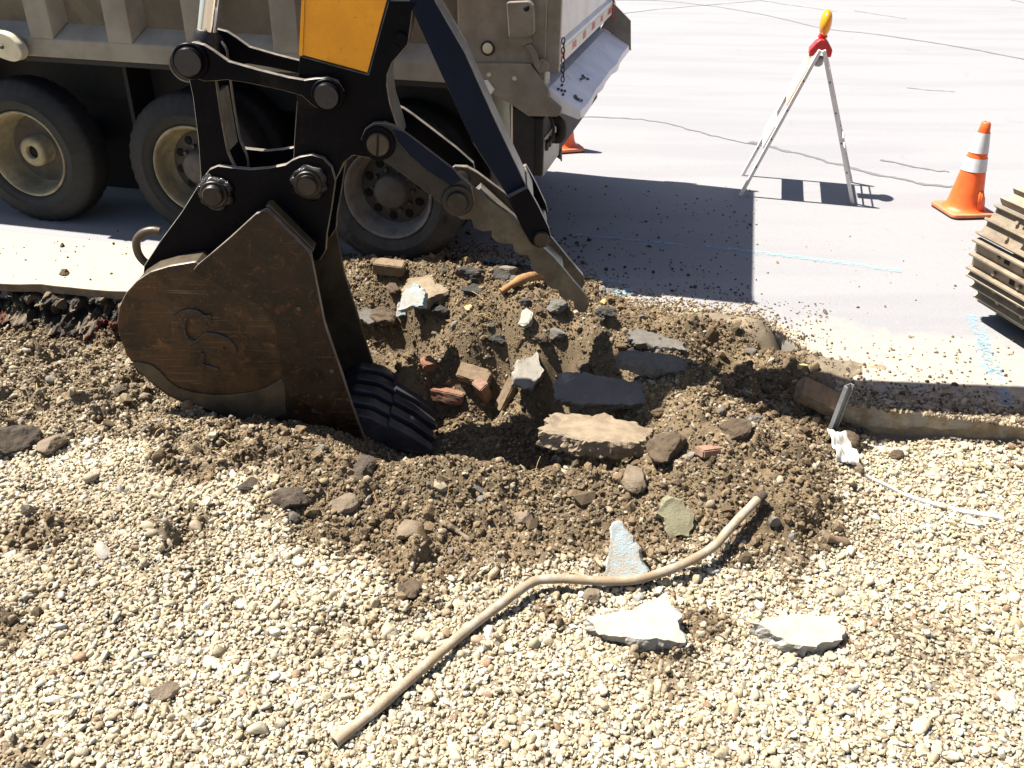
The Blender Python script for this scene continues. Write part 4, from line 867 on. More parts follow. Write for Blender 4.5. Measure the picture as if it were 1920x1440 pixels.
for y0, y1 in ((.0, .62), (WT - .62, WT)):
    V = []; nx_ = 14
    for i in range(nx_ + 1):
        t = i / nx_
        for zz in (1.22, .75, .27): V.append((.80 - .30 * t + .012 * math.sin(t * 19) * (1.3 - zz) + .08 * (1.2 - zz) * .2, y0 + (y1 - y0) * t, zz))
    F = [(3 * i + k_, 3 * i + 3 + k_, 3 * i + 4 + k_, 3 * i + 1 + k_) for i in range(nx_) for k_ in range(2)]
    mf = tb(MB().add(V, F), 'mudflap', M['flap']); s_ = mf.modifiers.new('thick', 'SOLIDIFY'); s_.thickness = .012
    if y0 == 0:
        cr_ = MB()
        for y_, z0_, z1_, dy in ((.10, 1.15, .45, .06), (.22, 1.1, .30, .05), (.34, 1.0, .5, -.05), (.45, 1.15, .3, .04)): fx_ = lambda q_: .818 - .484 * q_; cr_.tube([(fx_(y_), y_, z0_), (fx_(y_ + dy * .5) + .006, y_ + dy * .5, (z0_ + z1_) / 2), (fx_(y_ + dy) + .012, y_ + dy, z1_)], .003, 5)
        tb(cr_, 'flap_crease', M['under'], mf)
# hook plate on the rail at the left edge
hp = MB(); tp_(hp, [(-30, 55), (2, 60), (16, 66), (33, 84), (41, 101), (36, 113), (24, 117), (8, 112), (-30, 96)], -.11, -.03, .03, ref=-.11); hq = tb(hp, 'tarp_hook', M['lens'], bevel=.012, seg=3)
p = T(4, 88, -.11); tb(MB().lathe([(0, -.012), (.012, -.012), (.014, 0)], p, (0, 1, 0), 16), 'hook_bolt', M['rim_disc'], hq)
# wheels
def wheel(x, z, kind):
    R_ = .515
    o = np.array([x, 0, z])
    def mod(i, k_): return -.007 if (i in (7, 8, 13, 14) and k_ % 4 < 2) else (-.006 if i in (9, 10, 11, 12) and (k_ + i) % 4 == 0 else 0)
    tpf = [(.30, .045), (.315, .012), (.345, -.004), (.375, -.006), (.379, -.011), (.385, -.006), (.44, .002), (.488, .030), (.509, .045), (R_, .075), (R_, .13), (R_, .16), (R_, .215), (.509, .235), (.488, .255), (.42, .285), (.34, .275), (.30, .235)]
    t = MB().lathe(tpf, o, (0, 1, 0), 160, True, 0, True, mod)
    W = tb(t, 'wheel', M['rubber_dusty'] if kind == 3 else M['rubber']); 
    W['label'] = {1: 'wheel with deep plain rim and open hub ring', 2: 'wheel with tan dusty rim', 3: 'wheel with grey rim and ring of round holes'}.get(kind, 'inner or far wheel in the shade')
    if kind in (1, 2, 3):
        d = {1: .20, 2: .17, 3: .165}[kind]
        rp = [(.296, .050), (.305, .030), (.308, .014), (.300, .006), (.290, .012), (.283, .04), (.272, .07), (.262, d - .03), (.24, d)]
        rim = tb(MB().lathe(rp, o, (0, 1, 0), 72, caps=False), 'rim', M['rim'] if kind < 3 else M['rim_grey'], W)
        if kind == 1: dp = [(.24, d), (.17, d + .012), (.105, d - .01), (.105, .085), (.088, .068), (.050, .068), (.046, .075), (.046, .16), (0, .16)]
        else: dp = [(.24, d), (.215, d - .008), (.15, d - .015), (.115, d - .05), (.112, d - .105), (.095, d - .118), (.03, d - .122), (0, d - .124)]
        disc = tb(MB().lathe(dp, o, (0, 1, 0), 64, caps=False), 'wheel_disc', M['rim'] if kind == 1 else M['rim_disc'], W)
        if kind == 1:
            hh = MB().lathe([(0, .10), (.0455, .10), (.0455, .12)], o, (0, 1, 0), 32); tb(hh, 'hub_bore', M['hole'], W)
            tb(MB().lathe([(.236, .188), (.17, .196), (.108, .182)], o, (0, 1, 0), 48, caps=False), 'dish', M['rim_disc'], W)
        else:
            nh = 10
            for q in range(nh):
                a_ = 2 * math.pi * (q + .35) / nh; c0 = o + np.array([math.cos(a_) * .190, d - .014, math.sin(a_) * .190])
                tb(MB().lathe([(0, -.003), (.026, -.003), (.030, .0), (.030, .004)], c0, (0, 1, 0), 20), 'hand_hole', M['hole'], W)
            for q in range(10):
                a_ = 2 * math.pi * q / 10; c0 = o + np.array([math.cos(a_) * .140, d - .035, math.sin(a_) * .140]); tb(MB().lathe([(0, -.02), (.014, -.02), (.016, .02)], c0, (0, 1, 0), 6, False), 'wheel_nut', M['rim_disc'], W)
        if kind == 3:                                # raised moulding on the side wall: worn lettering blocks and panel lines
            mk = MB()
            def blk(a0, a1, r0, r1):
                n_ = max(2, int((a1 - a0) / 3)); A_ = [math.radians(a0 + (a1 - a0) * i / n_) for i in range(n_ + 1)]
                yr = lambda r_: -.0075 + max(0, (r_ - .40)) * .13
                V = [o + np.array([math.cos(t) * r_, yr(r_) - .0015, math.sin(t) * r_]) for t in A_ for r_ in (r0, r1)]; V += [v + np.array([0, .008, 0]) for v in V]; m_ = 2 * (n_ + 1)
                F = [(2 * i, 2 * i + 1, 2 * i + 3, 2 * i + 2) for i in range(n_)] + [(2 * i, 2 * i + 2, 2 * i + 2 + m_, 2 * i + m_) for i in range(n_)] + [(2 * i + 1, 2 * i + 1 + m_, 2 * i + 3 + m_, 2 * i + 3) for i in range(n_)] + [(0, m_, m_ + 1, 1), (m_ - 2, m_ - 1, 2 * m_ - 1, 2 * m_ - 2)]
                mk.add(V, F)
            for a0 in (-138, -88, -28, 40, 100, 160): blk(a0, a0 + .9, .392, .462)
            for s0, s1 in ((-132, -121), (-82, -73), (-22, -13)):
                blk(s0, s1, .404, .408); blk(s0, s1, .434, .438); blk(s0, s0 + .8, .408, .434); blk(s1 - .8, s1, .408, .434)
                q = s0 + 1.6
                while q < s1 - 2: blk(q, q + .9, .413, .429); q += 1.7
            for s0 in (-68, -62.5, -57, -51.5, -46): blk(s0, s0 + 3.2, .410, .416); blk(s0, s0 + .9, .416, .436); blk(s0 + 1.2, s0 + 3.2, .430, .436)
            for s0 in (-9, -6.6, -4.2, -1.8, .6): blk(s0, s0 + 1.3, .412, .424)
            tb(mk, 'sidewall_marks', M['rubber_dusty'], W)
    else:
        tb(MB().lathe([(.30, .05), (.285, .07), (.27, .14), (.10, .15), (0, .15)], o, (0, 1, 0), 32), 'rim', M['under'], W)
    return W
XW = [(-2.78, .508, 1), (-1.455, .50, 2), (-.045, .452, 3)]
for x_, z_, k_ in XW:
    wheel(x_, z_, k_)
    for yy in (((.33, 0) if k_ > 1 else ()) + (WT - .29,) if k_ > 1 else (WT - .29,)):
        if yy == 0: continue
        o_ = wheel(x_, z_, 0); o_.location.y = yy
    axm = MB(); axm.cyl((x_, .2, z_), (x_, WT - .2, z_), .09, 20); tb(axm, 'axle', M['under'])
fw = wheel(-5.0, .50, 1)
sk_ = MB(); sk_.box((-5.2, .74, .06), (.60, .77, 1.19)); sk_.box((-2.10, .34, .40), (-2.07, .739, 1.19)); sk_.box((-.76, .34, .40), (-.73, .739, 1.19)); sk_.box((-3.45, .34, .40), (-3.42, .739, 1.19)); tb(sk_, 'added_skylight_block', M['under'])  # added panels under the body, put in to cut skylight and the view through
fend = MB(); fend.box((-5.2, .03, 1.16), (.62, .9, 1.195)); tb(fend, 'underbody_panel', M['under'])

# ================================================================== BARRICADE AND CONES
NL, FL, NR, FR = gz(1388, 367), gz(1392, 329), gz(1598.6, 381.7), gz(1596, 342)
def vpt(p, py):                      # point straight above p that shows at row py
    lo, hi = 0.0, 4.0
    for _ in range(50):
        m_ = (lo + hi) / 2; d = p + np.array([0, 0, m_]) - EYE
        if 720 - FPX * (d @ UP) / (d @ FW) > py: lo = m_
        else: hi = m_
    return p + np.array([0, 0, lo])
apN = vpt((NL + NR) / 2, 100); apF = apN + ((FL - NL) + (FR - NR)) / 2
B0 = (NL + NR + FL + FR) / 4
ba = empty('barricade', B0)
tag(ba, 'white folding barricade with amber warning lamp standing on the sunlit road', 'barricade')
def bb_(mb, name, mat, parent=ba, **kw): return mb.build(name, mat, parent, off=B0, fix=True, **kw)
def bar_(mb, a, b, w_, t_, side):    # rectangular bar from a to b, w_ along side
    a = np.asarray(a, float); b = np.asarray(b, float); d = (b - a) / np.linalg.norm(b - a); s = side / np.linalg.norm(side); nrm = np.cross(d, s); s = np.cross(nrm, d)
    V = [p + s * i * w_ / 2 + nrm * j * t_ / 2 for p in (a, b) for i, j in ((-1, -1), (1, -1), (1, 1), (-1, 1))]
    return mb.add(V, [(0, 3, 2, 1), (4, 5, 6, 7), (0, 1, 5, 4), (1, 2, 6, 5), (2, 3, 7, 6), (3, 0, 4, 7)])
wd_ = (FL - NL) / np.linalg.norm(FL - NL)
sp_l = (NL - NR); sp_l = sp_l / np.linalg.norm(sp_l)
for foot_, apx, s_ in ((NL, apN, 1), (FL, apF, 1), (NR, apN, -1), (FR, apF, -1)):
    topp = apx + sp_l * .022 * s_
    lg = bb_(bar_(MB(), foot_, topp + (topp - foot_) * .02, .030, .030, sp_l), 'leg', M['white'], bevel=.004)
    hl = MB(); 
    for t in (.22, .42, .62, .82):
        c0 = foot_ * (1 - t) + topp * t; hl.cyl(c0 - wd_ * .0165, c0 - wd_ * .0155, .007, 10)
    bb_(hl, 'bolt_holes', M['rim_disc'], lg)
def panel(f0, f1, t0, t1, a0, a1, outward, name, mat):
    P = [f0 * (1 - t0) + a0 * t0, f1 * (1 - t0) + a1 * t0, f1 * (1 - t1) + a1 * t1, f0 * (1 - t1) + a0 * t1]
    P = [p + outward * .022 for p in P]; return bb_(MB().prism(P, outward * .018), name, mat, bevel=.003)
outL = np.cross(wd_, apN - NL); outL /= np.linalg.norm(outL); outL = outL if outL @ sp_l > 0 else -outL
outR = np.cross(wd_, apN - NR); outR /= np.linalg.norm(outR); outR = outR if outR @ sp_l < 0 else -outR
panel(NL, FL, .64, .90, apN, apF, outL, 'upper_panel', M['orange_panel'])
panel(NL, FL, .34, .50, apN, apF, outL, 'lower_panel', M['white'])
st_ = MB()
for i in range(5):                        # slanting white stripes on the upper panel
    u0 = .02 + i * .2; c0 = lambda u, t: (NL * (1 - t) + apN * t) * (1 - u) + (FL * (1 - t) + apF * t) * u + outL * .0405
    st_.prism([c0(u0, .648), c0(min(u0 + .10, .99), .648), c0(min(u0 + .10 + .09, .995), .892), c0(min(u0 + .09, .99), .892)], outL * .001)
bb_(st_, 'panel_stripes', M['white'])
for t in (.36, .80): bb_(bar_(MB(), NR * (1 - t) + apN * t + outR * .022, FR * (1 - t) + apF * t + outR * .022, .05, .008, apN - NR), 'cross_brace', M['white'])
# lamp: red battery case straddling the top, amber lens disc above it
lc = (apN + apF) / 2 + np.array([0, 0, .0]); cs = MB()
cs.prism([lc + sp_l * a * .74 + np.array([0, 0, b * .9]) - wd_ * .07 for a, b in [(.115, -.075), (.118, -.015), (.06, .05), (.025, .075), (-.025, .075), (-.06, .05), (-.118, -.015), (-.115, -.075), (-.07, -.07), (-.03, -.02), (.03, -.02), (.07, -.07)]], wd_ * .14)
lampc = bb_(cs, 'lamp_case', M['red'], bevel=.012, seg=3)
vw_ = lc0_ = (apN + apF) / 2 - EYE; vw_ = vw_ / np.linalg.norm(vw_); ax_ = sp_l - vw_ * (sp_l @ vw_) * .85; ax_[2] = 0; ax_ /= np.linalg.norm(ax_); lcen = lc + np.array([0, 0, .18]) - sp_l * .005; le = MB()
le.lathe([(0, -.046), (.035, -.044), (.07, -.035), (.092, -.018), (.100, -.005), (.100, .005), (.092, .018), (.07, .035), (.035, .044), (0, .046)], lcen, ax_, 36)
bb_(le, 'lamp_lens', M['amber'], lampc)
bz_ = MB(); bz_.cyl(lc + np.array([0, 0, .07]), lc + np.array([0, 0, .105]), .038, 20, r2=.028, bev=.004); bb_(bz_, 'lamp_neck', M['red'], lampc)
sk = MB(); p = lc + np.array([0, 0, -.10]); sk.lathe([(0, -.05), (.02, -.046), (.036, -.03), (.04, 0), (.036, .03), (0, .034)], p, (0, 0, 1), 16); bb_(sk, 'battery_socket', M['steel'], lampc)

def cone(name, base, label, rz, split, tilt=0.0):
    r0 = empty(name, base, rz); tag(r0, label, 'traffic cone'); r0.rotation_euler = (0, 0, rz); r0['group'] = 'orange traffic cones on the road'
    q = MB(); s = .185
    pts = fillet([(-s, -s, .012), (s, -s, .012), (s, s, .012), (-s, s, .012)], .05, 4); q.prism(pts, (0, 0, .028))
    b = q.build('base', M['cone_old'], r0, fix=True, bevel=.008, seg=3)
    q = MB(); q.prism(fillet([(-s + .004, -s + .004, 0), (s - .004, -s + .004, 0), (s - .004, s - .004, 0), (-s + .004, s - .004, 0)], .05, 4), (0, 0, .0115)); q.build('base_foot', M['black'], b, fix=True)
    R0, R1, H0, H1 = .138, .032, .04, .715
    rad = lambda z: R0 + (R1 - R0) * (z - H0) / (H1 - H0)
    prof = [(R0 + .028, H0), (R0 + .012, H0 + .008), (R0, H0 + .03)] + [(rad(z), z) for z in np.linspace(.1, H1 - .01, 14)] + [(R1 - .006, H1), (R1 - .014, H1), (R1 - .016, H1 - .03)]
    bd_ = MB().lathe(prof, (0, 0, 0), (0, 0, 1), 48).build('cone_body', M['cone'], r0, fix=True)
    for z0, z1 in ((.345, .445), (.485, .635)):
        MB().lathe([(rad(z0) + .004, z0), (rad(z1) + .004, z1)], (0, 0, 0), (0, 0, 1), 48, caps=False).build('collar', M['collar'], r0, fix=True)
    if split:                              # torn flap near the foot
        q = MB(); V = []; F = []; n_ = 14
        for i in range(n_ + 1):
            a_ = math.radians(-82 + 70 * i / n_); lift = .004 + .012 * math.sin(math.pi * i / n_); zb = .052 + .012 * math.sin(i * 1.7); zt = .155 + .05 * math.sin(i * .45 + .4) + .014 * math.sin(i * 2.1)
            for z_ in (zb, zt): V.append(((rad(z_) + lift) * math.cos(a_), (rad(z_) + lift) * math.sin(a_), z_))
        F = [(2 * i, 2 * i + 2, 2 * i + 3, 2 * i + 1) for i in range(n_)]
        o = q.add(V, F, True).build('torn_flap', M['cone'], bd_); sd = o.modifiers.new('thick', 'SOLIDIFY'); sd.thickness = .006
        q = MB(); z_ = .12
        q.tube([((rad(z__) + .003) * math.cos(a_), (rad(z__) + .003) * math.sin(a_), z__) for a_, z__ in [(math.radians(-95 + 10 * i), .055 + .012 * math.sin(i * 2.2)) for i in range(9)]], .004, 6); q.build('tear_edge', M['black'], bd_)
    return r0
c1 = gz(1806, 399); cone('traffic_cone', c1 + np.array([0, .02, 0]), 'orange traffic cone with a torn foot beside the crawler track', .12, True)
c2 = gz(1051, 279); cone('traffic_cone', c2, 'orange traffic cone half hidden behind the dump truck hitch', .3, False)

# ================================================================== RUBBLE
def rub(mesh_fn, name, label, cat, px, py, mat, rot=(0, 0, 0), sink=.3, size=None, group=None, z=None, up=0.0):
    p = hit(px, py) if z is None else gz(px, py, z)
    o = mesh_fn(name, mat); o.rotation_euler = rot
    zs = [(o.rotation_euler.to_matrix() @ v.co).z for v in o.data.vertices]; hgt = max(zs) - min(zs)
    o.location = (p[0], p[1], p[2] - min(zs) - sink * hgt + up); tag(o, label, cat, group); return o
def rock(sx, sy, sz, seed, cuts=9, rough_=.07, sub=4, sharp=.62):
    def f(name, mat):
        V, F = icos(sub); r = np.random.default_rng(seed)
        for _ in range(cuts):
            d = r.normal(size=3); d /= np.linalg.norm(d); h = r.uniform(sharp - .12, sharp + .22); s = V @ d; V = V - np.outer(np.maximum(0, s - h), d)
        nz_ = fbm(V[:, 0] * 1.0 + seed, V[:, 1] + V[:, 2] * .7, 1.8, 5, .6) + fbm(V[:, 2] + seed * 2, V[:, 0] - V[:, 1] * .6, 3.5, 4, .6) * .6
        V = V * (1 + nz_ * rough_ * 2)[:, None] * np.array([sx, sy, sz])
        return np_mesh(name, V, F, mat, False)
    return f
def slab(pts, th, seed, rough_=.006, bump_=.004):                # broken flat piece: outline in metres, torn edges
    def f(name, mat):
        r = np.random.default_rng(seed); P = []
        m_ = len(pts)
        for i in range(m_):
            a = np.array(pts[i]); b = np.array(pts[(i + 1) % m_]); L = np.linalg.norm(b - a); k_ = max(1, int(L / .012))
            for j in range(k_): 
                t = j / k_; q = a * (1 - t) + b * t; nn_ = np.array([b[1] - a[1], a[0] - b[0]]) / (L + 1e-9); P.append(q + nn_ * float(fbm(np.array([L * t * 1.0 + i * 3.1]), np.array([seed * 1.7]), 22, 4, .6)[0]) * rough_ * 3.0)
        P = np.array(P); N_ = len(P); c0 = P.mean(0); V = []; F = []; ln = np.arange(N_) * .012
        nv_ = max(3, int(th / .014)); rad_ = np.linalg.norm(P - c0, axis=1).mean()
        rings = [(.97, 0.0)] + [(1.0, th * (q + .6) / (nv_ + .6)) for q in range(nv_)] + [(.985, th), (.93, th), (.75, th), (.5, th), (.25, th), (.08, th)]
        for q_, (s_, z_) in enumerate(rings):
            side_ = 0 < q_ <= nv_
            wob_ = fbm(ln + seed, np.full(N_, z_ * 1.3 + seed), 26, 4, .6) * .030 / rad_ * min(1, rad_ / .12) if q_ <= nv_ + 1 else np.zeros(N_)
            for i in range(N_):
                q = c0 + (P[i] - c0) * (s_ + float(wob_[i])); zz = z_ + (float(fbm(np.array([q[0]]), np.array([q[1] + seed]), 8 if s_ < .9 else 14, 2 if s_ < .9 else 4, .55)[0]) * bump_ * (2 if s_ >= .9 else 1.3) if z_ >= th * .9 else 0)
                V.append((q[0], q[1], zz))
        for k_ in range(len(rings) - 1): F += [(k_ * N_ + i, k_ * N_ + (i + 1) % N_, (k_ + 1) * N_ + (i + 1) % N_, (k_ + 1) * N_ + i) for i in range(N_)]
        F += [tuple(range(N_ - 1, -1, -1)), tuple((len(rings) - 1) * N_ + i for i in range(N_))]
        return MB().add(V, F).build(name, mat)
    return f
def brick(L, W_, H, seed, chip_=.5):
    def f(name, mat):
        bm = bmesh.new(); bmesh.ops.create_cube(bm, size=1); bmesh.ops.scale(bm, vec=(L, W_, H), verts=bm.verts)
        bmesh.ops.bevel(bm, geom=list(bm.edges), offset=.006, segments=2, affect='EDGES')
        bmesh.ops.subdivide_edges(bm, edges=[e for e in bm.edges if e.calc_length() > .03], cuts=7, use_grid_fill=True)
        r = np.random.default_rng(seed); co = np.array([v.co[:] for v in bm.verts])
        nz_ = fbm(co[:, 0] + seed, co[:, 1] * 1.3 + co[:, 2], 30, 4, .6) * .006
        cc = np.array([L, W_, H]) / 2 * r.choice([-1, 1], 3); dd = np.linalg.norm(co - cc, axis=1); ch_ = np.maximum(0, .035 - dd) * chip_
        for i, v in enumerate(bm.verts):
            d = Vector(co[i]).normalized(); v.co += d * (nz_[i]) - d * ch_[i]
        me = bpy.data.meshes.new(name); bm.to_mesh(me); bm.free(); me.materials.append(mat); o = bpy.data.objects.new(name, me); COL.objects.link(o); return o
    return f
R = math.radians
GB = 'loose bricks in the dug soil'; GC = 'broken concrete pieces'; GA = 'broken asphalt pieces'; GS = 'field stones and clods'
def place(px, py, *a, **k_): return rub(a[0], a[1], a[2], a[3], px, py, a[4], **k_)
# bricks
place(731, 512, brick(.20, .10, .075, 1), 'brick', 'soil covered brick lying against the truck wheel', 'brick', M['brick_tan'], rot=(R(4), R(3), R(-8)), sink=.05, group=GB)
place(840, 760, brick(.205, .10, .075, 2), 'brick', 'red brick nearest the bucket teeth', 'brick', M['brick'], rot=(R(-8), R(6), R(-10)), sink=.0, group=GB, up=.02)
place(905, 758, brick(.19, .085, .065, 3), 'brick', 'pinkish brick standing on end beside the red brick', 'brick', M['brick_pink'], rot=(R(28), R(58), R(70)), sink=.05, group=GB, up=.01)
place(890, 715, brick(.20, .10, .075, 4), 'brick', 'brown brick tilted behind the red brick', 'brick', M['brick_tan'], rot=(R(35), R(8), R(-18)), sink=.2, group=GB)
place(950, 765, brick(.20, .075, .055, 5), 'brick', 'tan brick propped upright below the grey ribbed piece', 'brick', M['brick_tan'], rot=(R(10), R(-62), R(28)), sink=.05, group=GB)
place(800, 688, brick(.095, .085, .06, 6, .9), 'brick_piece', 'small red brick stub in loose soil right of the bucket', 'brick', M['brick'], rot=(R(20), R(10), R(40)), sink=.3, group=GB)
place(1528, 778, brick(.235, .12, .075, 7), 'brick', 'tan brick tilted behind the steel stake', 'brick', M['brick_tan'], rot=(R(32), R(24), R(-6)), sink=.12, group=GB, up=.03)
place(1330, 848, brick(.12, .07, .04, 8, .9), 'brick_piece', 'flat reddish brick fragment on the mound right of the concrete block', 'brick', M['brick_pink'], rot=(R(-12), R(8), R(25)), sink=.4, group=GB)
# concrete
place(1110, 800, slab([(-.26, -.07), (-.10, -.12), (.12, -.125), (.26, -.08), (.30, .08), (.08, .15), (-.20, .13)], .085, 22, .006, .009), 'concrete_block', 'large dusty concrete slab overhanging the dark hole', 'concrete', M['concrete'], rot=(R(-3), R(2), R(-5)), sink=1.0, group=GC, z=-.02)
place(985, 722, slab([(-.10, -.05), (.02, -.10), (.11, .0), (.09, .10), (-.03, .085)], .055, 23), 'concrete_piece', 'grey ribbed concrete piece leaning above the bricks', 'concrete', M['concrete_grey'], rot=(R(38), R(-12), R(10)), sink=.1, group=GC, up=.02)
place(805, 545, slab([(-.17, -.06), (-.02, -.13), (.14, -.09), (.17, .04), (.05, .11), (-.12, .10)], .08, 24), 'concrete_piece', 'large pale concrete chunk on the heap below the truck wheel', 'concrete', M['concrete'], rot=(R(12), R(-6), R(12)), sink=.45, group=GC)
place(780, 578, slab([(-.085, -.07), (.07, -.05), (.08, .04), (.0, .085), (-.06, .05)], .05, 25), 'concrete_piece', 'concrete chunk with light blue paint on the heap', 'concrete', M['concrete_blue'], rot=(R(48), R(-8), R(-14)), sink=.1, group=GC, z=.06)
place(752, 588, slab([(-.03, -.05), (.03, -.045), (.02, .05), (-.015, .045)], .02, 26), 'concrete_sliver', 'small blue painted sliver left of the blue chunk', 'concrete', M['concrete_blue'], rot=(R(55), 0, R(10)), sink=.1, group=GC)
place(988, 606, slab([(-.04, -.055), (.035, -.045), (.045, .03), (.0, .06), (-.035, .03)], .035, 27), 'concrete_piece', 'small white concrete piece in the middle of the heap', 'concrete', M['concrete_white'], rot=(R(40), R(-10), R(-20)), sink=.15, group=GC)
place(1205, 1190, slab([(-.215, .01), (-.155, -.06), (-.06, -.085), (.05, -.10), (.15, -.115), (.145, .0), (.09, .115), (.02, .085), (-.05, .04)], .085, 28, .003), 'concrete_slab', 'white triangular concrete slab on the gravel below the pipe', 'concrete', M['concrete_white'], rot=(R(9), R(-7), R(-4)), sink=.12, group=GC)
place(1500, 1200, slab([(-.19, .03), (-.09, -.06), (.02, -.085), (.11, -.06), (.155, .0), (.12, .06), (-.02, .08)], .09, 29, .003), 'concrete_slab', 'white flat concrete slab half sunk in the gravel at right', 'concrete', M['concrete_white'], rot=(R(5), R(2), R(4)), sink=.30, group=GC)
place(1168, 1070, slab([(-.085, -.10), (.03, -.085), (.105, -.06), (.06, .05), (-.005, .155), (-.04, .15), (-.06, .05)], .05, 30, .003), 'concrete_shard', 'upright pointed shard with light blue paint behind the bent pipe', 'concrete', M['concrete_blue'], rot=(R(52), R(-4), R(-4)), sink=.15, group=GC)
place(1263, 985, slab([(-.03, -.085), (.05, -.07), (.085, .02), (.04, .075), (-.02, .09), (-.08, .035)], .022, 31), 'slate_piece', 'greenish flat slate leaning on the brown mound', 'stone', M['moss'], rot=(R(42), R(6), R(8)), sink=.18, group=GC)
for i, (a, b, s_, lab) in enumerate([(1755, 893, .06, 'flat white stone on gravel just below the concrete kerb'), (1828, 985, .055, 'grey flat stone on gravel under the white lath'), (1822, 1052, .065, 'white stone at right edge of the gravel'), (1540, 1062, .05, 'white flat stone right of the pipe bend'), (400, 1245, .06, 'pale flat pebble stone left of the pipe'), (330, 1232, .05, 'white angular stone at left in the gravel'), (190, 1035, .055, 'pale angular stone in the upper left gravel'), (1885, 1318, .07, 'white stone at the lower right corner'), (915, 1195, .05, 'white round edged stone touching the pipe')]):
    place(a, b, rock(s_, s_ * .7, s_ * .3, 40 + i, 8, .04, 3, .6), 'pale_stone', lab, 'stone', M['concrete_white'] if i % 3 else M['concrete_grey'], rot=(R(rng.uniform(-14, 14)), R(rng.uniform(-14, 14)), rng.uniform(0, 6)), sink=.35, group='pale stones on the gravel')
# asphalt
place(1120, 738, slab([(-.22, -.085), (-.05, -.10), (.12, -.075), (.36, -.05), (.40, .01), (.20, .075), (-.14, .085), (-.21, .05)], .055, 32), 'asphalt_slab', 'smooth dark slab with white stains lying behind the concrete block', 'asphalt', M['slate'], rot=(R(30), R(3), R(-7)), sink=.35, group=GA, z=-.03)
place(1225, 700, slab([(-.20, -.03), (-.05, -.08), (.17, -.06), (.19, .03), (.06, .06), (-.15, .05)], .06, 33, .009, .007), 'asphalt_slab', 'long grey asphalt slab with a ragged edge on the heap', 'asphalt', M['asphalt_top'], rot=(R(10), R(4), R(-6)), sink=.15, group=GA, up=.02)
place(1235, 640, slab([(-.17, -.05), (.0, -.06), (.16, -.03), (.13, .04), (-.05, .07), (-.18, .03)], .04, 34, .009, .007), 'asphalt_slab', 'half buried grey asphalt plate at the top of the heap', 'asphalt', M['asphalt_top'], rot=(R(12), R(3), R(-20)), sink=.55, group=GA)
place(690, 600, slab([(-.07, -.05), (.05, -.06), (.08, .02), (.01, .07), (-.06, .05)], .04, 35), 'asphalt_piece', 'flat grey asphalt piece next to the bucket side plate', 'asphalt', M['asphalt_top'], rot=(R(24), R(10), R(-10)), sink=.25, group=GA)
for i, (a, b, s_, lab) in enumerate([(880, 522, .115, 'long black asphalt lump on the heap under the thumb'), (935, 524, .09, 'black asphalt lump beside the orange root'), (885, 548, .07, 'black crumbly asphalt lump below the long one'), (830, 590, .085, 'dark asphalt clod right of the blue chunk'), (1038, 578, .085, 'grey asphalt lump left of the thumb tip'), (985, 572, .05, 'small black lump under the orange root'), (1140, 592, .075, 'dark asphalt wedge right of the thumb tip'), (1190, 665, .06, 'dark asphalt lump at the left end of the grey plate'), (935, 640, .06, 'black flat flake in the middle of the heap'), (1410, 790, .05, 'grey broken piece inside the right pit')]):
    place(a, b, rock(s_, s_ * .65, s_ * .5, 60 + i, 8, .12, 4, .6), 'asphalt_lump', lab, 'asphalt', M['asphalt_chunk'] if i not in (4, 9) else M['asphalt_top'], rot=(R(rng.uniform(-12, 12)), R(rng.uniform(-12, 12)), R(-8 + rng.uniform(-20, 20))), sink=.25, group=GA)
# stones and clods
for i, (a, b, s_, mt, lab) in enumerate([(28, 838, .13, 'stone_dark', 'dark clod at the left edge of the picture'), (100, 842, .085, 'stone', 'brown stone beside the left edge clod'), (545, 945, .095, 'stone_dark', 'dark clod at the front of the left soil bank'), (645, 950, .075, 'stone', 'smooth brown stone on the soil bank'), (768, 1000, .075, 'stone', 'brown cobble at the foot of the soil bank'), (770, 1108, .062, 'soil_lump', 'low brown clod on the gravel near the pipe elbow'), (310, 1300, .052, 'stone', 'lone brown stone in the left gravel'), (470, 915, .06, 'stone_dark', 'dark clod under a dry grass stem'), (685, 885, .095, 'stone_dark', 'dark clod below the bucket corner'), (982, 975, .05, 'stone', 'mottled stone among dark pebbles'), (1248, 850, .13, 'soil_lump', 'big soil lump hanging at the right of the concrete block'), (1190, 905, .085, 'stone', 'flat brown stone in front of the hole'), (120, 514, .042, 'soil_lump', 'single dirt clod on the pale pavement'), (270, 745, .045, 'stone', 'round stone at the left of the bucket'), (225, 735, .05, 'stone_dark', 'dark stone left of the bucket heel'), (1680, 855, .045, 'soil_lump', 'brown clod below the concrete kerb'), (1605, 880, .055, 'stone', 'brown stone beside the white cloth'), (1380, 815, .09, 'soil_lump', 'soil lump in front of the right pit'), (1195, 830, .06, 'concrete', 'pale crumbling lump under the big concrete block'), (1730, 762, .05, 'concrete', 'dusty lump on the concrete kerb'), (1110, 1120, .045, 'stone', 'brown pebble under the pipe bend'), (1590, 830, .07, 'soil_lump', 'clod at the foot of the steel stake'), (720, 600, .10, 'soil_lump', 'brown soil clod right of the bucket side'), (740, 545, .06, 'soil_lump', 'brown clod below the brick at the wheel'), (1020, 640, .06, 'soil_lump', 'soil clod in the upper heap'), (1100, 700, .07, 'soil_lump', 'soil clod above the dark slab')]):
    place(a, b, rock(s_, s_ * .78, s_ * .58, 90 + i, 8, .10 if mt != 'stone' else .05, 4, .68), 'stone' if mt == 'stone' else 'clod', lab, 'stone' if mt in ('stone', 'concrete') else 'clod', M[mt], rot=(R(rng.uniform(-15, 15)), R(rng.uniform(-15, 15)), rng.uniform(0, 6)), sink=.30, group=GS, **({'z': .03} if a == 120 else {}))
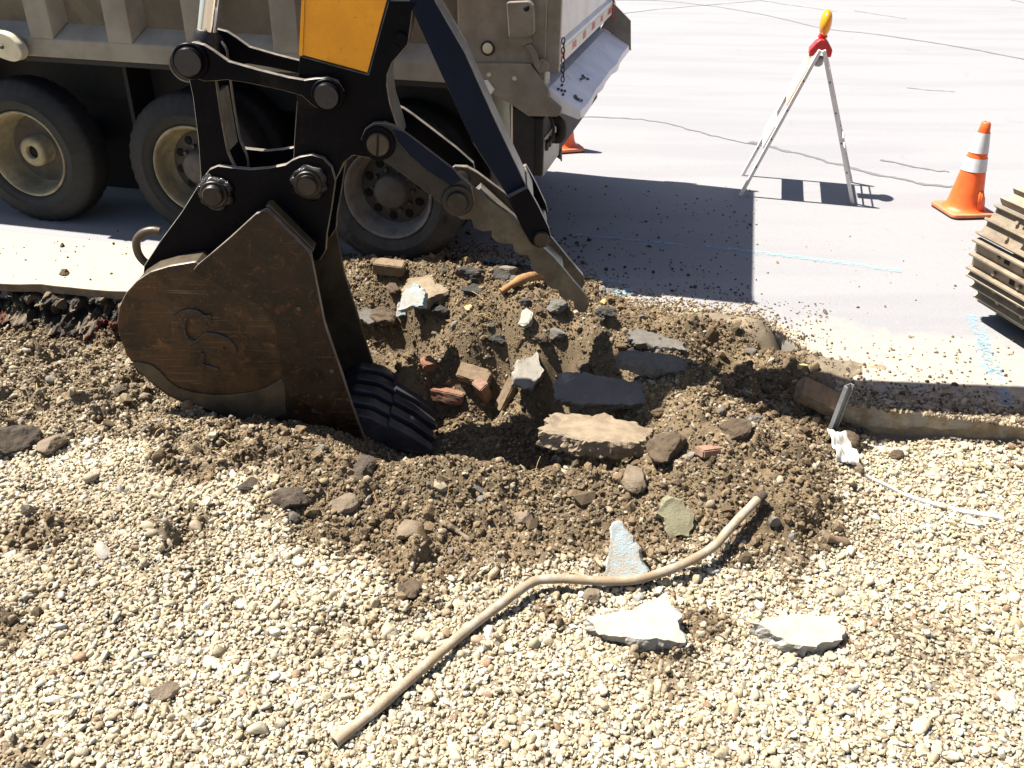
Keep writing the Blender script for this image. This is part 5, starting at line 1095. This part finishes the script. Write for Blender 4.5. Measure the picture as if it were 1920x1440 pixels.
def tubething(name, label, cat, pts, r, mat, up=.0, n_=10, group=None, sub=10, hollow=False):
    P = []
    for q in pts: 
        p = hit(q[0], q[1]); P.append(p + np.array([0, 0, up + (q[2] if len(q) > 2 else 0)]))
    o = MB(); S2 = spline(P, sub); base = S2[0].copy()
    rr = r if not hasattr(r, '__len__') else [r[0] + (r[1] - r[0]) * i / (len(S2) - 1) for i in range(len(S2))]
    rr = [(r_ if hasattr(rr, '__len__') else rr) * (1 + .5 * float(fbm(np.array([i * .23 + pts[0][0]]), np.array([1.0]), 1.0, 3)[0])) for i, r_ in enumerate(rr if hasattr(rr, '__len__') else [rr] * len(S2))]
    o.tube(S2, rr, n_)
    ob = o.build(name, mat, None, off=base); ob.location = base; tag(ob, label, cat, group)
    if hollow:
        for e, f_ in ((0, 1), (-1, -2)):
            d = S2[e] - S2[f_]; d /= np.linalg.norm(d); r_ = rr if not hasattr(rr, '__len__') else rr[e]
            MB().lathe([(0, .0012), (r_ * .82, .0012), (r_ * .82, .0)], S2[e], d, 14).build('pipe_mouth', M['hole'], ob, off=base)
    return ob
# the bent pipe: pixel path with its height above the soil
pp_ = [(628, 1392), (706, 1328), (790, 1255), (872, 1184), (945, 1128), (985, 1098), (1012, 1086), (1060, 1085), (1120, 1090), (1180, 1089), (1240, 1075), (1300, 1050), (1340, 1024), (1366, 994), (1396, 962), (1432, 926)]
hts = [.035, .045, .05, .05, .055, .06, .06, .055, .05, .05, .05, .05, .055, .055, .05, .035]
P = []
for (a, b), h_ in zip(pp_, hts):
    d = ray(a, b); t = 1.5
    while True:
        p = EYE + d * t
        if p[2] <= max(float(terr(p[0], p[1])), ZF - .02) + h_: break
        t += .004
    P.append(p)
for _ in range(2):
    Q = [P[0]] + [np.array([P[i][0], P[i][1], (P[i - 1][2] + 2 * P[i][2] + P[i + 1][2]) / 4]) for i in range(1, len(P) - 1)] + [P[-1]]; P = Q
S2 = spline(P, 10); pm = MB(); base = S2[0].copy(); pm.tube(S2, [.0192 + .0009 * math.sin(i * .7) for i in range(len(S2))], 20)
po_ = pm.build('bent_pipe', M['pipe'], None, off=base); po_.location = base; tag(po_, 'long bent weathered pipe lying across the gravel and the brown mound', 'pipe')
for e, f_ in ((0, 1), (-1, -2)):
    d = S2[e] - S2[f_]; d /= np.linalg.norm(d); MB().lathe([(0, .001), (.0155, .001), (.0155, 0)], S2[e], d, 18).build('pipe_mouth', M['hole'], po_, off=base)
cuf = MB(); d = S2[-1] - S2[-4]; d /= np.linalg.norm(d); cuf.cyl(S2[-1] - d * .045, S2[-1] + d * .0005, .0212, 20); cuf.build('coupling', M['stone_dark'], po_, off=base)
tubething('root', 'thick orange root lying under the thumb tip', 'root', [(940, 556, .03), (965, 545, .05), (1000, 535, .06), (1035, 533, .05)], (.024, .032), M['root'], n_=12)
tubething('stick', 'short dark brown stick on pebbles at the soil edge', 'stick', [(838, 988), (858, 1000), (885, 1020)], (.013, .010), M['stone'], up=.012)
tubething('branch_piece', 'short brown cylindrical piece at right end of the mound', 'stick', [(1548, 1012), (1588, 1022)], (.022, .020), M['brick_tan'], up=.012, n_=12)
for i, (pts, lab, nst) in enumerate([([(720, 850), (750, 900)], 'tuft of dry orange grass roots under the bucket lip', 60), ([(298, 770), (306, 822)], 'straw stems left under the bucket belly', 14), ([(385, 805), (415, 830)], 'dry straw scraps at the dark gap under the bucket', 16), ([(450, 960), (490, 930)], 'dry stems beside the dark clod on the soil bank', 10), ([(930, 600), (900, 580)], 'pale roots on the heap under the orange root', 16), ([(90, 800), (60, 770)], 'thin dry stems at the left of the soil', 8), ([(985, 905), (1020, 890)], 'fine roots at the edge of the hole', 14)]):
    o = MB(); a = hit(*pts[0]); b = hit(*pts[1]); L = np.linalg.norm(b - a); base = a.copy()
    for q in range(nst):
        c0 = a + (b - a) * rng.random() + np.append(rng.normal(0, L * .22, 2), 0); c0[2] = float(zgrid(c0[0], c0[1])) + .008
        dr = (b - a) / L + rng.normal(0, .6, 3); dr[2] = rng.uniform(0, .5); dr /= np.linalg.norm(dr); ln = rng.uniform(.03, .11)
        o.tube([c0, c0 + dr * ln * .5 + np.array([0, 0, .008]), c0 + dr * ln + np.array([0, 0, -.004])], rng.uniform(.0008, .0022), 4, cap=False)
    ob = o.build('dry_grass', M['straw'] if i != 0 else M['root'], None, off=base); ob.location = base; tag(ob, lab, 'dry grass', 'dry grass and roots in the soil')
for a, b, lab in ((880, 580, 'yellow wood chip on the heap left of the root'), (1130, 568, 'yellow wood chip right of the thumb tip'), (1498, 690, 'yellow wood splinter above the right pit')):
    place(a, b, rock(.05, .022, .014, a, 8, .08, 3, .55), 'wood_chip', lab, 'wood chip', M['chip'], rot=(R(10), R(-10), R(rng.uniform(10, 70))), sink=.1, group='yellow wood chips')
# kerb beam on the right
kA, kB = gz(1572, 752, -.005), gz(2300, 846, -.005); kd = (kB - kA) / np.linalg.norm(kB - kA); kn = np.array([-kd[1], kd[0], 0]); n_ = 150; V = []
for i in range(n_ + 1):
    t = i / n_; p = kA + (kB - kA) * t; j1, j2, j3 = (float(fbm(np.array([p[0]]), np.array([q]), 9, 4, .6)[0]) for q in (1.0, 5.0, 9.0))
    V += [p + np.array([0, 0, -.34]) - kn * .012, p + np.array([0, 0, -.10]) - kn * (.006 + .008 * j3), p + np.array([0, 0, -.018 + .014 * j1]) - kn * (.0 + .006 * j2), p + np.array([0, 0, .002 + .008 * j1]) + kn * (.018 + .010 * j2), p + np.array([0, 0, .006 + .006 * j2]) + kn * .15, p + np.array([0, 0, -.34]) + kn * .15]
F = [(6 * i + q, 6 * i + (q + 1) % 6, 6 * i + 6 + (q + 1) % 6, 6 * i + 6 + q) for i in range(n_) for q in range(6)] + [tuple(range(5, -1, -1)), tuple(6 * n_ + q for q in range(6))]
ko = MB().add(V, F).build('concrete_kerb', M['concrete'], None, fix=True); tag(ko, 'soil stained concrete kerb along the right edge of the road', 'kerb')
# rubble scraps along the top of the kerb
kp, kr = [], []
for q in range(240):
    t = rng.random() ** 1.2 * .55; c0 = kA + (kB - kA) * t + kn * rng.uniform(-.02, .22); c0[2] = .004; kp.append(c0); kr.append(.009 * math.exp(rng.normal(0, .5)))
kr = np.array(kr); c = np.array([.36, .29, .20]) * rng.uniform(.5, 1.3, (len(kr), 1))
scatter('kerb_rubble', np.array(kp), kr, K1, F1, (.35, .8), c, M['crumb'], False, .5)
# steel stake
p0 = hit(1553, 800); s0 = p0 + np.array([0, 0, -.12]); e_ = np.array([.10, -.06, 1.0]); e_ /= np.linalg.norm(e_); x_ = np.cross([0, 1.0, 0], e_); x_ /= np.linalg.norm(x_); x_ = x_ * .8 + np.array([0, .6, 0]); x_ -= e_ * (x_ @ e_); x_ /= np.linalg.norm(x_); y_ = np.cross(e_, x_)
sec = [(-.028, 0), (.028, 0), (.028, .022), (.023, .022), (.023, .005), (-.023, .005), (-.023, .022), (-.028, .022)]
stk = MB().prism([s0 + x_ * a - y_ * b for a, b in sec], e_ * .385).build('steel_stake', M['steel'], None, off=p0, fix=True, bevel=.0015); stk.location = p0; tag(stk, 'grey steel channel stake standing at the end of the kerb', 'stake')
# white cloth below the stake
cl = MB(); nx_, ny_ = 26, 16; a0, a1, b1, b0 = hit(1548, 818), hit(1590, 826), hit(1612, 888), hit(1566, 868); V = []
for j in range(ny_ + 1):
    for i in range(nx_ + 1):
        u_, v_ = i / nx_, j / ny_; p = (a0 * (1 - u_) + a1 * u_) * (1 - v_) + (b0 * (1 - u_) + b1 * u_) * v_; p = p + np.array([0, 0, .035 + .05 * float(fbm(np.array([p[0]]), np.array([p[1]]), 24, 3)[0])]); p[2] = max(p[2], float(zgrid(p[0], p[1])) + .012); V.append(p)
F = [(j * (nx_ + 1) + i, j * (nx_ + 1) + i + 1, (j + 1) * (nx_ + 1) + i + 1, (j + 1) * (nx_ + 1) + i) for j in range(ny_) for i in range(nx_)]
co_ = MB(); co_.add(V, F, True); cq = co_.build('cloth', M['paper'], None, off=a0); cq.location = a0; q = cq.modifiers.new('thick', 'SOLIDIFY'); q.thickness = .003; tag(cq, 'crumpled white cloth below the steel stake', 'cloth')
# white lath half buried in the gravel
lt = MB(); P = [hit(a, b) for a, b in [(1618, 893), (1668, 918), (1720, 942), (1790, 960), (1880, 976)]]; base = P[0].copy(); S2 = spline(P, 6); V = []
for i, p in enumerate(S2):
    z_ = max(float(zgrid(p[0], p[1])), ZF - .01) + .018; V += [(p[0], p[1] - .014, z_), (p[0], p[1] + .014, z_), (p[0], p[1] + .014, z_ - .012), (p[0], p[1] - .014, z_ - .012)]
F = [(4 * i + q, 4 * i + (q + 1) % 4, 4 * i + 4 + (q + 1) % 4, 4 * i + 4 + q) for i in range(len(S2) - 1) for q in range(4)] + [(3, 2, 1, 0), tuple(4 * (len(S2) - 1) + q for q in range(4))]
lo_ = MB().add(V, F).build('wood_lath', M['paper'], None, off=base, fix=True); lo_.location = base; tag(lo_, 'thin white lath half buried in the gravel at right', 'lath')
